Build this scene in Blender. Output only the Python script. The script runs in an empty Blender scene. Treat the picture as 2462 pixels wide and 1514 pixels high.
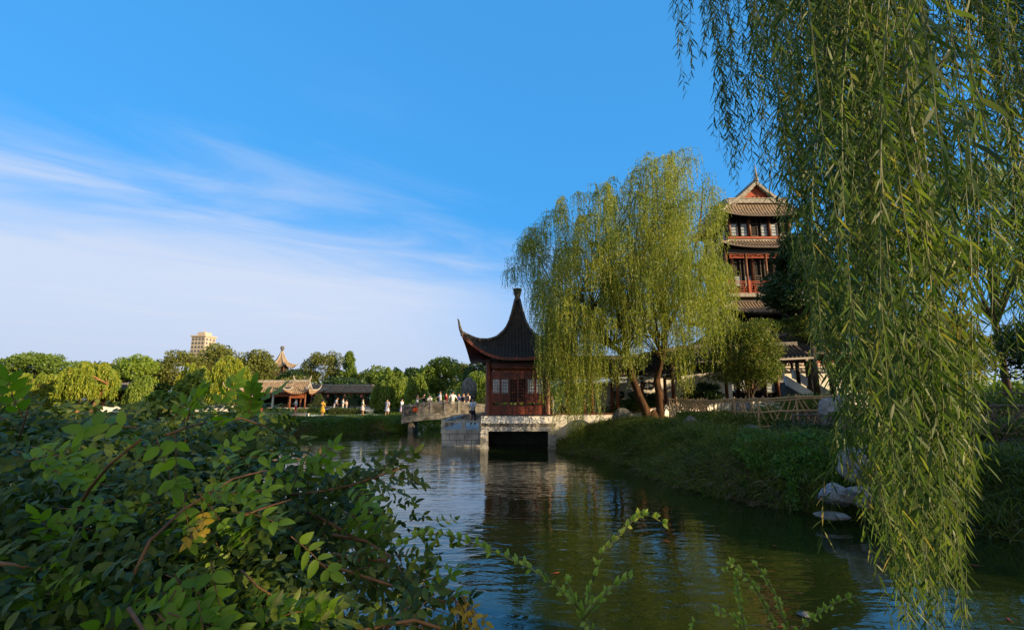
import bpy, bmesh, math, random
import numpy as np
from mathutils import Vector, Matrix, noise as mnoise
R = math.radians
C = bpy.context.scene.collection
SC = bpy.context.scene
rnd = random.Random(7)
rng = np.random.default_rng(11)

# ---------------------------------------------------------------- camera, sky, sun, exposure
F = 1162.0            # focal length in pixels of the 2462 px wide photograph (17 mm on a 36 mm sensor)
PITCH = math.atan(203.0 / F)
CAMZ = 2.6
cam_d = bpy.data.cameras.new('camera'); cam = bpy.data.objects.new('camera', cam_d); C.objects.link(cam)
cam.location = (0, 0, CAMZ); cam.rotation_euler = (math.pi / 2 + PITCH, 0, 0)
cam_d.sensor_width = 36; cam_d.lens = 36 * F / 2462; cam_d.clip_start = 0.05; cam_d.clip_end = 6000
SC.camera = cam
SUN_AZ, SUN_EL = R(117), R(15)
sun_dir = Vector((math.sin(SUN_AZ) * math.cos(SUN_EL), math.cos(SUN_AZ) * math.cos(SUN_EL), math.sin(SUN_EL)))
sd = bpy.data.lights.new('sun', 'SUN'); sd.energy = 5.0; sd.angle = R(0.5); sd.color = (1.0, 0.74, 0.42)
so = bpy.data.objects.new('sun', sd); C.objects.link(so); so.rotation_euler = sun_dir.to_track_quat('Z', 'Y').to_euler()
SC.view_settings.view_transform = 'Standard'; SC.view_settings.look = 'None'
SC.view_settings.exposure = 0.94; SC.view_settings.gamma = 1.0
SC.view_settings.use_curve_mapping = False

W = bpy.data.worlds.new('World'); SC.world = W; W.use_nodes = True
nt = W.node_tree; nt.nodes.clear()
def N(t, **k):
    n = nt.nodes.new(t)
    for a, b in k.items(): setattr(n, a, b)
    return n
def math_n(op, a, b=None, clamp=False):
    n = N('ShaderNodeMath', operation=op, use_clamp=clamp)
    for i, v in enumerate((a, b)):
        if v is None: continue
        if isinstance(v, (int, float)): n.inputs[i].default_value = v
        else: nt.links.new(v, n.inputs[i])
    return n.outputs[0]
out = N('ShaderNodeOutputWorld'); bg = N('ShaderNodeBackground'); nt.links.new(bg.outputs[0], out.inputs[0])
sky = N('ShaderNodeTexSky'); sky.sky_type = 'NISHITA'; sky.sun_disc = False
sky.sun_elevation = SUN_EL; sky.sun_rotation = SUN_AZ
sky.air_density = 1.0; sky.dust_density = 0.6; sky.ozone_density = 2.5
tc = N('ShaderNodeTexCoord'); sep = N('ShaderNodeSeparateXYZ'); nt.links.new(tc.outputs['Generated'], sep.inputs[0])
X, Y, Z = sep.outputs
hs = N('ShaderNodeGamma'); hs.inputs['Gamma'].default_value = 0.26
nt.links.new(sky.outputs[0], hs.inputs['Color'])
tint = N('ShaderNodeMix', data_type='RGBA', blend_type='MULTIPLY'); tint.inputs[0].default_value = 1.0
nt.links.new(hs.outputs[0], tint.inputs[6]); tint.inputs[7].default_value = (0.58, 2.66, 5.35, 1)
# thin cloud sheet, laid out on a level plane overhead (direction / height)
zc = math_n('MAXIMUM', Z, 0.03)
px_ = math_n('DIVIDE', X, zc); py_ = math_n('DIVIDE', Y, zc)
s_ = math_n('SUBTRACT', math_n('ADD', math_n('MULTIPLY', px_, -0.537), math_n('MULTIPLY', py_, 0.844)), 2.70)
t_ = math_n('ADD', math_n('MULTIPLY', px_, 0.844), math_n('MULTIPLY', py_, 0.537))
comb = N('ShaderNodeCombineXYZ'); nt.links.new(math_n('MULTIPLY', t_, 0.45), comb.inputs[0]); nt.links.new(s_, comb.inputs[1])
n1 = N('ShaderNodeTexNoise'); n1.inputs['Scale'].default_value = 1.6; n1.inputs['Detail'].default_value = 7; n1.inputs['Roughness'].default_value = 0.55
n1.inputs['Distortion'].default_value = 0.6
nt.links.new(comb.outputs[0], n1.inputs['Vector'])
n2 = N('ShaderNodeTexNoise'); n2.inputs['Scale'].default_value = 0.45; n2.inputs['Detail'].default_value = 4
nt.links.new(comb.outputs[0], n2.inputs['Vector'])
def mr(v, a, b, c=0.0, d=1.0):
    n = N('ShaderNodeMapRange', interpolation_type='SMOOTHSTEP')
    nt.links.new(v, n.inputs[0])
    for i, q in enumerate((a, b, c, d)): n.inputs[i + 1].default_value = q
    return n.outputs[0]
sn = math_n('ADD', s_, math_n('MULTIPLY', math_n('SUBTRACT', n1.outputs[0], 0.5), 2.2))
body = mr(sn, -0.75, 1.75)
wisp = math_n('MULTIPLY', mr(n1.outputs[0], 0.44, 0.74), math_n('MULTIPLY', mr(n2.outputs[0], 0.42, 0.62), mr(s_, -1.6, -0.3)))
edge = math_n('MULTIPLY', math_n('MULTIPLY', mr(s_, -0.35, 0.05), mr(s_, 0.75, 0.1)), mr(n1.outputs[0], 0.36, 0.66))
dens = math_n('ADD', math_n('MULTIPLY', body, 0.92), math_n('ADD', math_n('MULTIPLY', wisp, 0.12), math_n('MULTIPLY', edge, 0.26)), clamp=True)
# clouds thin out to the right and into the bluish air at the horizon
side = mr(X, 0.25, -0.35, 0.25, 1.0)
dens = math_n('MULTIPLY', dens, side)
cm = N('ShaderNodeMix', data_type='RGBA'); nt.links.new(dens, cm.inputs[0]); nt.links.new(tint.outputs[2], cm.inputs[6])
cm.inputs[7].default_value = (5.3, 5.9, 7.2, 1)
back = math_n('MULTIPLY', mr(Y, 0.15, -0.4), 0.85)          # unseen white veil behind the camera, added to make the fill less blue
bm_ = N('ShaderNodeMix', data_type='RGBA'); nt.links.new(back, bm_.inputs[0]); nt.links.new(cm.outputs[2], bm_.inputs[6]); bm_.inputs[7].default_value = (4.4, 4.3, 4.2, 1)
hz = mr(Z, 0.20, 0.0)
hm = N('ShaderNodeMix', data_type='RGBA'); nt.links.new(math_n('MULTIPLY', hz, 0.85), hm.inputs[0]); nt.links.new(bm_.outputs[2], hm.inputs[6])
hm.inputs[7].default_value = (4.3, 5.0, 6.5, 1)
nt.links.new(hm.outputs[2], bg.inputs[0]); bg.inputs[1].default_value = 0.067

# ---------------------------------------------------------------- helpers
CP, SP = math.cos(PITCH), math.sin(PITCH)
def ray(px, py):
    x = (px - 1231) / F; y = (757 - py) / F
    return Vector((x, CP - SP * y, SP + CP * y))
def at(px, py, Yd):                       # world point seen at a photo pixel, at distance Yd ahead
    d = ray(px, py); return Vector((0, 0, CAMZ)) + d * (Yd / d.y)
def onz(px, py, z):                       # ... and at a height
    d = ray(px, py); return Vector((0, 0, CAMZ)) + d * ((z - CAMZ) / d.z)
def smooth(a, b, x):
    t = np.clip((x - a) / (b - a), 0, 1); return t * t * (3 - 2 * t)

# ---------------------------------------------------------------- tagging
def tag(o, label=None, cat=None, group=None, kind=None):
    if label: o['label'] = label
    if cat: o['category'] = cat
    if group: o['group'] = group
    if kind: o['kind'] = kind
    return o
def empty(name, loc, label, cat, group=None, rz=0):
    o = bpy.data.objects.new(name, None); C.objects.link(o); o.location = loc; o.rotation_euler = (0, 0, rz)
    o.empty_display_size = 0.2
    return tag(o, label, cat, group)
def link(name, me, m, parent=None):
    o = bpy.data.objects.new(name, me); C.objects.link(o)
    if m is not None and not me.materials: me.materials.append(m)
    if parent is not None:
        o.parent = parent
    return o
def copy_tree(o, parent=None):
    c = o.copy(); C.objects.link(c); c.parent = parent
    for ch in o.children: copy_tree(ch, c)
    return c

# ---------------------------------------------------------------- materials
def mat(name, c1, c2=None, rough=0.7, scale=3.0, bump=0.0, bscale=None, spec=0.3, stretch=(1, 1, 1), detail=5, lo=0.35, hi=0.65, metal=0.0, c3=None, s3=0.7):
    m = bpy.data.materials.new(name); m.use_nodes = True; t = m.node_tree; b = t.nodes['Principled BSDF']
    b.inputs['Roughness'].default_value = rough; b.inputs['Specular IOR Level'].default_value = spec; b.inputs['Metallic'].default_value = metal
    b.inputs['Base Color'].default_value = (*c1, 1)
    co = t.nodes.new('ShaderNodeTexCoord'); mp = t.nodes.new('ShaderNodeMapping'); mp.inputs['Scale'].default_value = stretch
    t.links.new(co.outputs['Object'], mp.inputs[0])
    if c2:
        n = t.nodes.new('ShaderNodeTexNoise'); n.inputs['Scale'].default_value = scale; n.inputs['Detail'].default_value = detail
        n.inputs['Roughness'].default_value = 0.65
        t.links.new(mp.outputs[0], n.inputs['Vector'])
        r = t.nodes.new('ShaderNodeValToRGB'); r.color_ramp.elements[0].position = lo; r.color_ramp.elements[1].position = hi
        r.color_ramp.elements[0].color = (*c1, 1); r.color_ramp.elements[1].color = (*c2, 1)
        t.links.new(n.outputs[0], r.inputs[0]); last = r.outputs[0]
        if c3:
            n3 = t.nodes.new('ShaderNodeTexNoise'); n3.inputs['Scale'].default_value = s3; n3.inputs['Detail'].default_value = 6
            t.links.new(co.outputs['Object'], n3.inputs['Vector'])
            r3 = t.nodes.new('ShaderNodeValToRGB'); r3.color_ramp.elements[0].position = 0.48; r3.color_ramp.elements[1].position = 0.62
            t.links.new(n3.outputs[0], r3.inputs[0])
            mx = t.nodes.new('ShaderNodeMix'); mx.data_type = 'RGBA'; t.links.new(r3.outputs[0], mx.inputs[0]); t.links.new(last, mx.inputs[6])
            mx.inputs[7].default_value = (*c3, 1); last = mx.outputs[2]
        t.links.new(last, b.inputs['Base Color'])
    if bump:
        n = t.nodes.new('ShaderNodeTexNoise'); n.inputs['Scale'].default_value = bscale or scale * 3; n.inputs['Detail'].default_value = 6
        t.links.new(mp.outputs[0], n.inputs['Vector'])
        bp = t.nodes.new('ShaderNodeBump'); bp.inputs['Strength'].default_value = bump; bp.inputs['Distance'].default_value = 0.05
        t.links.new(n.outputs[0], bp.inputs['Height']); t.links.new(bp.outputs[0], b.inputs['Normal'])
    return m
def leafmat(name, cols, trans=0.35, rough=0.5, spec=0.35, tcol=None, nscale=0.35, spots=False):
    """leaf material: colour by leaf (random per island) and by broad patches; part of the light passes through"""
    m = bpy.data.materials.new(name); m.use_nodes = True; t = m.node_tree; b = t.nodes['Principled BSDF']; o = t.nodes['Material Output']
    g = t.nodes.new('ShaderNodeNewGeometry'); co = t.nodes.new('ShaderNodeTexCoord')
    n = t.nodes.new('ShaderNodeTexNoise'); n.inputs['Scale'].default_value = nscale; n.inputs['Detail'].default_value = 3
    t.links.new(co.outputs['Object'], n.inputs['Vector'])
    ad = t.nodes.new('ShaderNodeMath'); ad.operation = 'MULTIPLY_ADD'; t.links.new(g.outputs['Random Per Island'], ad.inputs[0])
    ad.inputs[1].default_value = 0.62; sb = t.nodes.new('ShaderNodeMapRange'); t.links.new(n.outputs[0], sb.inputs[0])
    for i, q in enumerate((0.3, 0.7, 0.0, 0.38)): sb.inputs[i + 1].default_value = q
    t.links.new(sb.outputs[0], ad.inputs[2])
    r = t.nodes.new('ShaderNodeValToRGB'); e = r.color_ramp.elements
    while len(e) < len(cols): e.new(0.5)
    for i, c in enumerate(cols): e[i].position = i / (len(cols) - 1); e[i].color = (*c, 1)
    t.links.new(ad.outputs[0], r.inputs[0]); rc_ = r.outputs[0]
    if spots:                             # blotches, dust and browned specks on the leaves
        n5 = t.nodes.new('ShaderNodeTexNoise'); n5.inputs['Scale'].default_value = 38; n5.inputs['Detail'].default_value = 4; t.links.new(co.outputs['Object'], n5.inputs['Vector'])
        k5 = t.nodes.new('ShaderNodeMapRange'); t.links.new(n5.outputs[0], k5.inputs[0])
        for i, q in enumerate((0.35, 0.65, 0.72, 1.25)): k5.inputs[i + 1].default_value = q
        m5 = t.nodes.new('ShaderNodeVectorMath'); m5.operation = 'SCALE'; t.links.new(rc_, m5.inputs[0]); t.links.new(k5.outputs[0], m5.inputs['Scale'])
        n6 = t.nodes.new('ShaderNodeTexNoise'); n6.inputs['Scale'].default_value = 95; n6.inputs['Detail'].default_value = 2; t.links.new(co.outputs['Object'], n6.inputs['Vector'])
        k6 = t.nodes.new('ShaderNodeMapRange'); t.links.new(n6.outputs[0], k6.inputs[0])
        for i, q in enumerate((0.66, 0.72, 0.0, 0.8)): k6.inputs[i + 1].default_value = q
        m6 = t.nodes.new('ShaderNodeMix'); m6.data_type = 'RGBA'; t.links.new(k6.outputs[0], m6.inputs[0]); t.links.new(m5.outputs[0], m6.inputs[6]); m6.inputs[7].default_value = (0.16, 0.09, 0.03, 1); rc_ = m6.outputs[2]
    t.links.new(rc_, b.inputs['Base Color'])
    b.inputs['Roughness'].default_value = rough; b.inputs['Specular IOR Level'].default_value = spec
    tr = t.nodes.new('ShaderNodeBsdfTranslucent'); hs = t.nodes.new('ShaderNodeHueSaturation'); hs.inputs['Hue'].default_value = 0.485
    hs.inputs['Saturation'].default_value = 1.1; hs.inputs['Value'].default_value = 1.7
    t.links.new(rc_, hs.inputs['Color']); t.links.new(hs.outputs[0], tr.inputs[0])
    ms = t.nodes.new('ShaderNodeMixShader'); ms.inputs[0].default_value = trans
    t.links.new(b.outputs[0], ms.inputs[1]); t.links.new(tr.outputs[0], ms.inputs[2]); t.links.new(ms.outputs[0], o.inputs[0])
    return m

M = {}
M['tile'] = mat('roof_tile_grey', (0.016, 0.015, 0.015), (0.042, 0.037, 0.033), 0.8, 4, 0.4, 25)
M['tile_brown'] = mat('roof_tile_brown', (0.16, 0.115, 0.075), (0.32, 0.235, 0.155), 0.85, 3, 0.4, 25)
M['ridge'] = mat('ridge_plaster_grey', (0.06, 0.055, 0.05), (0.15, 0.14, 0.13), 0.9, 5, 0.3)
M['ridge_pale'] = mat('ridge_plaster_pale', (0.22, 0.2, 0.17), (0.42, 0.39, 0.34), 0.9, 3, 0.3)
M['wood_red'] = mat('dark_red_wood', (0.065, 0.014, 0.007), (0.17, 0.035, 0.015), 0.45, 2.0, 0.2, 20, 0.5, (1, 1, 0.25))
M['wood_orange'] = mat('carved_red_wood', (0.22, 0.06, 0.02), (0.34, 0.10, 0.035), 0.5, 6)
M['wood_rail'] = mat('red_lacquer_rail', (0.28, 0.05, 0.02), (0.42, 0.09, 0.035), 0.5, 5)
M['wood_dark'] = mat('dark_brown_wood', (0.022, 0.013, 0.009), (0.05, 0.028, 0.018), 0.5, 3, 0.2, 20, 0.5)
M['post_brown'] = mat('brown_post_paint', (0.11, 0.04, 0.02), (0.19, 0.075, 0.035), 0.5, 3, 0.1, 20)
M['plaster'] = mat('white_plaster', (0.66, 0.64, 0.60), (0.80, 0.78, 0.73), 0.9, 1.5, 0.15, 20, 0.2, (1, 1, 1), c3=(0.66, 0.65, 0.61), s3=0.8)
M['stone_old'] = mat('old_bridge_stone', (0.20, 0.19, 0.165), (0.34, 0.32, 0.28), 0.9, 3, 0.4, 14, c3=(0.11, 0.105, 0.09), s3=1.6)
M['stone'] = mat('grey_stone', (0.32, 0.31, 0.29), (0.52, 0.50, 0.46), 0.85, 2.5, 0.35, 14, 0.3, (1, 1, 0.5), c3=(0.17, 0.17, 0.15), s3=1.2)
M['stone_panel'] = mat('brown_stone_panel', (0.16, 0.14, 0.115), (0.30, 0.27, 0.22), 0.9, 3, 0.4, 16, c3=(0.08, 0.075, 0.06), s3=2.0)
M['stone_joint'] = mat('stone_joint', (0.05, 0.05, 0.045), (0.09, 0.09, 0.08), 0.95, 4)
M['pane'] = mat('milky_window_pane', (0.30, 0.35, 0.40), (0.46, 0.53, 0.58), 0.25, 2, spec=0.6)
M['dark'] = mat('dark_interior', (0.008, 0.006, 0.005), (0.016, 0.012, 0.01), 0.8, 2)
M['rock'] = mat('pale_limestone', (0.07, 0.075, 0.08), (0.32, 0.33, 0.345), 0.9, 3.4, 1.0, 12, 0.2, lo=0.3, hi=0.62, c3=(0.10, 0.10, 0.09), s3=1.6)
M['rock_dark'] = mat('weathered_rock', (0.07, 0.07, 0.065), (0.20, 0.20, 0.19), 0.95, 4, 0.8, 9)
M['bamboo'] = mat('bamboo_pole', (0.30, 0.19, 0.09), (0.46, 0.31, 0.16), 0.55, 5, 0.1, 30)
M['bamboo_dark'] = mat('weathered_bamboo', (0.07, 0.06, 0.045), (0.14, 0.11, 0.08), 0.7, 5)
M['bark'] = mat('willow_bark', (0.025, 0.015, 0.009), (0.11, 0.056, 0.028), 0.95, 7, 1.0, 16, 0.2, (1, 1, 0.22))
M['bark_far'] = mat('far_trunk_bark', (0.20, 0.10, 0.045), (0.34, 0.18, 0.08), 0.95, 3, 0.5)
M['bark_dark'] = mat('dark_trunk_bark', (0.035, 0.025, 0.018), (0.09, 0.065, 0.045), 0.95, 5, 0.6)
M['twig'] = mat('brown_vine_stem', (0.12, 0.06, 0.025), (0.24, 0.12, 0.05), 0.7, 8, 0.3, 40)
M['twig_green'] = mat('green_vine_stem', (0.09, 0.11, 0.03), (0.16, 0.18, 0.06), 0.6, 8)
M['path'] = mat('pale_paving', (0.42, 0.42, 0.40), (0.58, 0.58, 0.55), 0.9, 1.2, 0.2, 12)
M['dirt_path'] = mat('trodden_earth', (0.13, 0.11, 0.09), (0.24, 0.20, 0.16), 0.95, 2.5, 0.5, 14)
M['ground'] = mat('grass_and_soil', (0.022, 0.036, 0.008), (0.06, 0.08, 0.018), 0.95, 0.8, 0.5, 10, 0.1, c3=(0.07, 0.05, 0.03), s3=0.35)
M['lawn'] = leafmat('lawn_blades', [(0.025, 0.055, 0.008), (0.06, 0.11, 0.015), (0.11, 0.14, 0.03)], 0.3)
M['grass'] = leafmat('bank_grass', [(0.02, 0.042, 0.007), (0.06, 0.10, 0.014), (0.13, 0.17, 0.025), (0.26, 0.24, 0.07)], 0.3, nscale=0.8)
M['fargrass'] = leafmat('far_bank_grass', [(0.045, 0.085, 0.012), (0.09, 0.15, 0.018), (0.17, 0.22, 0.03)], 0.35, nscale=0.5)
M['drygrass'] = leafmat('dry_bank_grass', [(0.06, 0.05, 0.035), (0.16, 0.12, 0.08), (0.27, 0.21, 0.14)], 0.2)
M['cover'] = leafmat('bank_ground_cover', [(0.03, 0.08, 0.012), (0.06, 0.15, 0.02), (0.13, 0.26, 0.04)], 0.3, 0.4)
M['hedge'] = leafmat('hedge_leaves', [(0.03, 0.05, 0.012), (0.06, 0.085, 0.02), (0.10, 0.13, 0.035)], 0.3)
M['willow'] = leafmat('willow_leaves', [(0.055, 0.10, 0.022), (0.13, 0.19, 0.034), (0.23, 0.28, 0.045), (0.38, 0.36, 0.055)], 0.42, 0.45)
M['willow_yellow'] = leafmat('yellowing_willow_leaves', [(0.09, 0.16, 0.02), (0.17, 0.25, 0.028), (0.29, 0.32, 0.03), (0.40, 0.34, 0.03)], 0.35)
M['willow_green'] = leafmat('green_willow_leaves', [(0.09, 0.16, 0.025), (0.17, 0.25, 0.035), (0.27, 0.32, 0.045)], 0.38)
M['willow_near'] = leafmat('near_willow_leaves', [(0.015, 0.038, 0.010), (0.030, 0.066, 0.014), (0.055, 0.105, 0.020), (0.10, 0.16, 0.03), (0.26, 0.21, 0.05)], 0.42, 0.5, 0.25, nscale=1.5)
M['broad'] = leafmat('broad_tree_leaves', [(0.05, 0.10, 0.02), (0.11, 0.18, 0.028), (0.18, 0.25, 0.035)], 0.3)
M['broad_bright'] = leafmat('bright_tree_leaves', [(0.08, 0.15, 0.022), (0.16, 0.25, 0.03), (0.25, 0.31, 0.035)], 0.3)
M['olive'] = leafmat('olive_tree_leaves', [(0.06, 0.08, 0.02), (0.12, 0.145, 0.03), (0.19, 0.20, 0.04)], 0.3)
M['dark_leaf'] = leafmat('dark_evergreen_leaves', [(0.013, 0.034, 0.009), (0.026, 0.06, 0.014), (0.05, 0.10, 0.022)], 0.2)
M['osmanthus'] = leafmat('glossy_shrub_leaves', [(0.025, 0.055, 0.01), (0.065, 0.11, 0.018), (0.13, 0.17, 0.03), (0.24, 0.19, 0.06)], 0.28, 0.5, 0.2, nscale=1.2)
M['vine'] = leafmat('vine_leaves', [(0.014, 0.034, 0.005), (0.028, 0.060, 0.008), (0.05, 0.090, 0.012), (0.11, 0.155, 0.02), (0.19, 0.18, 0.04)], 0.30, 0.5, 0.28, nscale=1.6, spots=True)
M['vine_young_lit'] = leafmat('young_sunlit_vine_leaves', [(0.08, 0.18, 0.018), (0.15, 0.27, 0.025), (0.27, 0.39, 0.04)], 0.45, 0.45, 0.3, nscale=3)  # lime of young leaves, lightened further in place of sun flecks
M['vine_yellow'] = leafmat('yellowed_vine_leaves', [(0.30, 0.22, 0.03), (0.45, 0.32, 0.04), (0.5, 0.40, 0.08)], 0.4, 0.5)
M['sprig'] = leafmat('thorny_shrub_leaves', [(0.14, 0.26, 0.04), (0.28, 0.40, 0.06), (0.48, 0.52, 0.10)], 0.4, 0.4, nscale=3)
M['skin'] = mat('skin', (0.45, 0.27, 0.18), rough=0.6)
M['hair'] = mat('black_hair', (0.012, 0.009, 0.008), rough=0.5)

def cloth(c, n='cloth'):
    k = n + '_%d_%d_%d' % tuple(int(q * 100) for q in c)
    if k not in M: M[k] = mat(k, c, tuple(q * 0.86 for q in c), 0.9, 6)
    return M[k]

# ---------------------------------------------------------------- mesh builder
class MB:
    def __init__(s): s.v = []; s.f = []
    def quad(s, a, b, c, d):
        i = len(s.v); s.v += [tuple(a), tuple(b), tuple(c), tuple(d)]; s.f.append((i, i + 1, i + 2, i + 3))
    def tri(s, a, b, c):
        i = len(s.v); s.v += [tuple(a), tuple(b), tuple(c)]; s.f.append((i, i + 1, i + 2))
    def hexa(s, p):                       # p: 4 bottom + 4 top points
        i = len(s.v); s.v += [tuple(q) for q in p]
        for f in ((3, 2, 1, 0), (4, 5, 6, 7), (0, 1, 5, 4), (1, 2, 6, 5), (2, 3, 7, 6), (3, 0, 4, 7)): s.f.append(tuple(i + k for k in f))
    def box(s, x0, x1, y0, y1, z0, z1, ch=0.0):
        if ch <= 0:
            s.hexa([(x0, y0, z0), (x1, y0, z0), (x1, y1, z0), (x0, y1, z0), (x0, y0, z1), (x1, y0, z1), (x1, y1, z1), (x0, y1, z1)])
        else:                             # chamfered top edges
            s.box(x0, x1, y0, y1, z0, z1 - ch)
            i = len(s.v); s.v += [(x0, y0, z1 - ch), (x1, y0, z1 - ch), (x1, y1, z1 - ch), (x0, y1, z1 - ch), (x0 + ch, y0 + ch, z1), (x1 - ch, y0 + ch, z1), (x1 - ch, y1 - ch, z1), (x0 + ch, y1 - ch, z1)]
            s.f.pop(-5)                   # drop the covered top
            for f in ((4, 5, 6, 7), (0, 1, 5, 4), (1, 2, 6, 5), (2, 3, 7, 6), (3, 0, 4, 7)): s.f.append(tuple(i + k for k in f))
    def beam(s, a, b, w, h, up=(0, 0, 1)):   # bar from a to b, width w sideways, height h along up
        a, b = Vector(a), Vector(b); d = (b - a).normalized(); u = Vector(up)
        sd_ = d.cross(u)
        if sd_.length < 1e-4: sd_ = d.cross(Vector((0, 1, 0)))
        sd_.normalize(); u = sd_.cross(d).normalized()
        sd_ *= w / 2; u *= h / 2
        s.hexa([a - sd_ - u, a + sd_ - u, b + sd_ - u, b - sd_ - u, a - sd_ + u, a + sd_ + u, b + sd_ + u, b - sd_ + u])
    def tube(s, pts, rad, n=6, cap=True):
        pts = [Vector(p) for p in pts]; k = len(pts)
        if isinstance(rad, (int, float)): rad = [rad] * k
        base = len(s.v); ref = Vector((0.3, 0.2, 1)).normalized()
        for i, p in enumerate(pts):
            d = (pts[min(i + 1, k - 1)] - pts[max(i - 1, 0)])
            d = d.normalized() if d.length > 1e-9 else Vector((0, 0, 1))
            a = d.cross(ref)
            if a.length < 0.1: a = d.cross(Vector((1, 0, 0)))
            a.normalize(); b = d.cross(a); ref_n = b
            for j in range(n):
                t = 2 * math.pi * j / n; q = p + a * (math.cos(t) * rad[i]) + b * (math.sin(t) * rad[i]); s.v.append(tuple(q))
        for i in range(k - 1):
            for j in range(n):
                s.f.append((base + i * n + j, base + i * n + (j + 1) % n, base + (i + 1) * n + (j + 1) % n, base + (i + 1) * n + j))
        if cap:
            s.f.append(tuple(base + j for j in range(n))[::-1]); s.f.append(tuple(base + (k - 1) * n + j for j in range(n)))
    def lathe(s, prof, c=(0, 0, 0), n=12, sq=False, rot=0):
        base = len(s.v)
        for r, z in prof:
            for j in range(n):
                t = 2 * math.pi * (j + (0.5 if sq else 0)) / n + rot; s.v.append((c[0] + r * math.cos(t), c[1] + r * math.sin(t), c[2] + z))
        for i in range(len(prof) - 1):
            for j in range(n):
                s.f.append((base + i * n + j, base + i * n + (j + 1) % n, base + (i + 1) * n + (j + 1) % n, base + (i + 1) * n + j))
        s.f.append(tuple(base + j for j in range(n))[::-1]); s.f.append(tuple(base + (len(prof) - 1) * n + j for j in range(n)))
    def grid(s, fn, nu, nv, flip=False):
        base = len(s.v)
        for i in range(nu + 1):
            for j in range(nv + 1): s.v.append(tuple(fn(i / nu, j / nv)))
        for i in range(nu):
            for j in range(nv):
                a = base + i * (nv + 1) + j; q = (a, a + nv + 1, a + nv + 2, a + 1); s.f.append(q[::-1] if flip else q)
    def mesh(s, name, smooth=False):
        me = bpy.data.meshes.new(name); me.from_pydata(s.v, [], s.f); me.update()
        if smooth: me.polygons.foreach_set('use_smooth', [True] * len(me.polygons))
        return me
    def build(s, name, m, parent=None, smooth=False, **k):
        return tag(link(name, s.mesh(name, smooth), m, parent), **k)

def np_mesh(name, V, nper, smooth=False, faces=None):
    """V (n, nper, 3): n separate polygons of nper corners; or faces (k, 4) indexing V (n,3)"""
    me = bpy.data.meshes.new(name)
    if faces is None:
        n = V.shape[0]; me.vertices.add(n * nper); me.vertices.foreach_set('co', V.reshape(-1).astype(np.float32))
        me.loops.add(n * nper); me.loops.foreach_set('vertex_index', np.arange(n * nper, dtype=np.int32))
        me.polygons.add(n); me.polygons.foreach_set('loop_start', np.arange(0, n * nper, nper, dtype=np.int32))
    else:
        me.vertices.add(len(V)); me.vertices.foreach_set('co', V.reshape(-1).astype(np.float32))
        k = len(faces); q = faces.shape[1]
        me.loops.add(k * q); me.loops.foreach_set('vertex_index', faces.reshape(-1).astype(np.int32))
        me.polygons.add(k); me.polygons.foreach_set('loop_start', np.arange(0, k * q, q, dtype=np.int32))
    me.update(calc_edges=True); me.validate()
    if smooth: me.polygons.foreach_set('use_smooth', np.ones(len(me.polygons), dtype=bool))
    return me
def unit(a): return a / np.maximum(np.linalg.norm(a, axis=-1, keepdims=True), 1e-9)
def leaf_quads(P, D, L, Wd, Nrm=None):
    """rhombic leaves: base P, direction D, length L, width Wd"""
    n = len(P); D = unit(D)
    if Nrm is None: Nrm = unit(rng.normal(size=(n, 3)))
    S = unit(np.cross(D, Nrm)); L = np.broadcast_to(L, (n,))[:, None]; Wd = np.broadcast_to(Wd, (n,))[:, None]
    m = P + D * L * 0.45
    return np.stack([P, m + S * Wd / 2, P + D * L, m - S * Wd / 2], 1)

# ---------------------------------------------------------------- ground and water
POND = np.array([(-0.1, 1.9), (-1.3, 3.6), (-3, 5), (-8, 7), (-16, 9), (-30, 12), (-48, 20), (-55, 35), (-46, 46), (-32, 43.5), (-24, 38.5),
                 (-17, 36.2), (-12.5, 36.0), (-10, 37.2), (-8.8, 40), (-8.4, 43), (-9.5, 52), (-13, 62), (-8, 62), (-5, 52), (-4.3, 44), (-3.5, 42),
                 (-1.7, 41), (-1.5, 31.5), (2.35, 31.5), (2.45, 27.0), (2.7, 25.5), (3.2, 24.2), (3.9, 22.8), (4.6, 21), (4.9, 17.5), (5.4, 14.2), (6.5, 12.4),
                 (7.3, 11.5), (8.8, 10.3), (10.5, 8.8), (14, 7), (16, 3), (14, 1.2), (8, 0.9), (3, 1.2), (1, 1.4)], float)
def pond_sd(x, y):                        # signed distance, positive on land
    x = np.asarray(x, float); y = np.asarray(y, float)
    d = np.full(x.shape, 1e9); ins = np.zeros(x.shape, bool); n = len(POND)
    for i in range(n):
        ax, ay = POND[i]; bx, by = POND[(i + 1) % n]; ex, ey = bx - ax, by - ay
        t = np.clip(((x - ax) * ex + (y - ay) * ey) / (ex * ex + ey * ey), 0, 1)
        d = np.minimum(d, np.hypot(x - ax - t * ex, y - ay - t * ey))
        c = ((ay > y) != (by > y)) & (x < (bx - ax) * (y - ay) / (by - ay + 1e-12) + ax); ins ^= c
    return np.where(ins, -d, d)
def landh(x, y):
    h = 1.0 + 0.40 * smooth(2, 7, x) * smooth(8, 16, y) + 0.55 * smooth(20, 34, y) * smooth(6, 16, x)
    h = h + 5.0 * np.exp(-(((x + 52) / 14) ** 2 + ((y - 112) / 16) ** 2)) + 0.12 * np.sin(x * 0.7 + y * 0.3) * np.sin(y * 0.55 - x * 0.2) * smooth(6, 12, y)
    return h
def hfun(x, y):
    x = np.asarray(x, float); y = np.asarray(y, float)
    d = pond_sd(x, y) + 0.12 * np.sin(x * 2.3 + 1.3 * y) + 0.08 * np.sin(3.7 * y - x)
    wdt = np.where(x > 3, 2.3, 1.5)
    return -1.0 + (landh(x, y) + 1.0) * smooth(-1.2, 1.0, d / wdt * 1.2 - 0.15)
def hz_(x, y): return float(hfun(np.array([x]), np.array([y]))[0])

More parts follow.
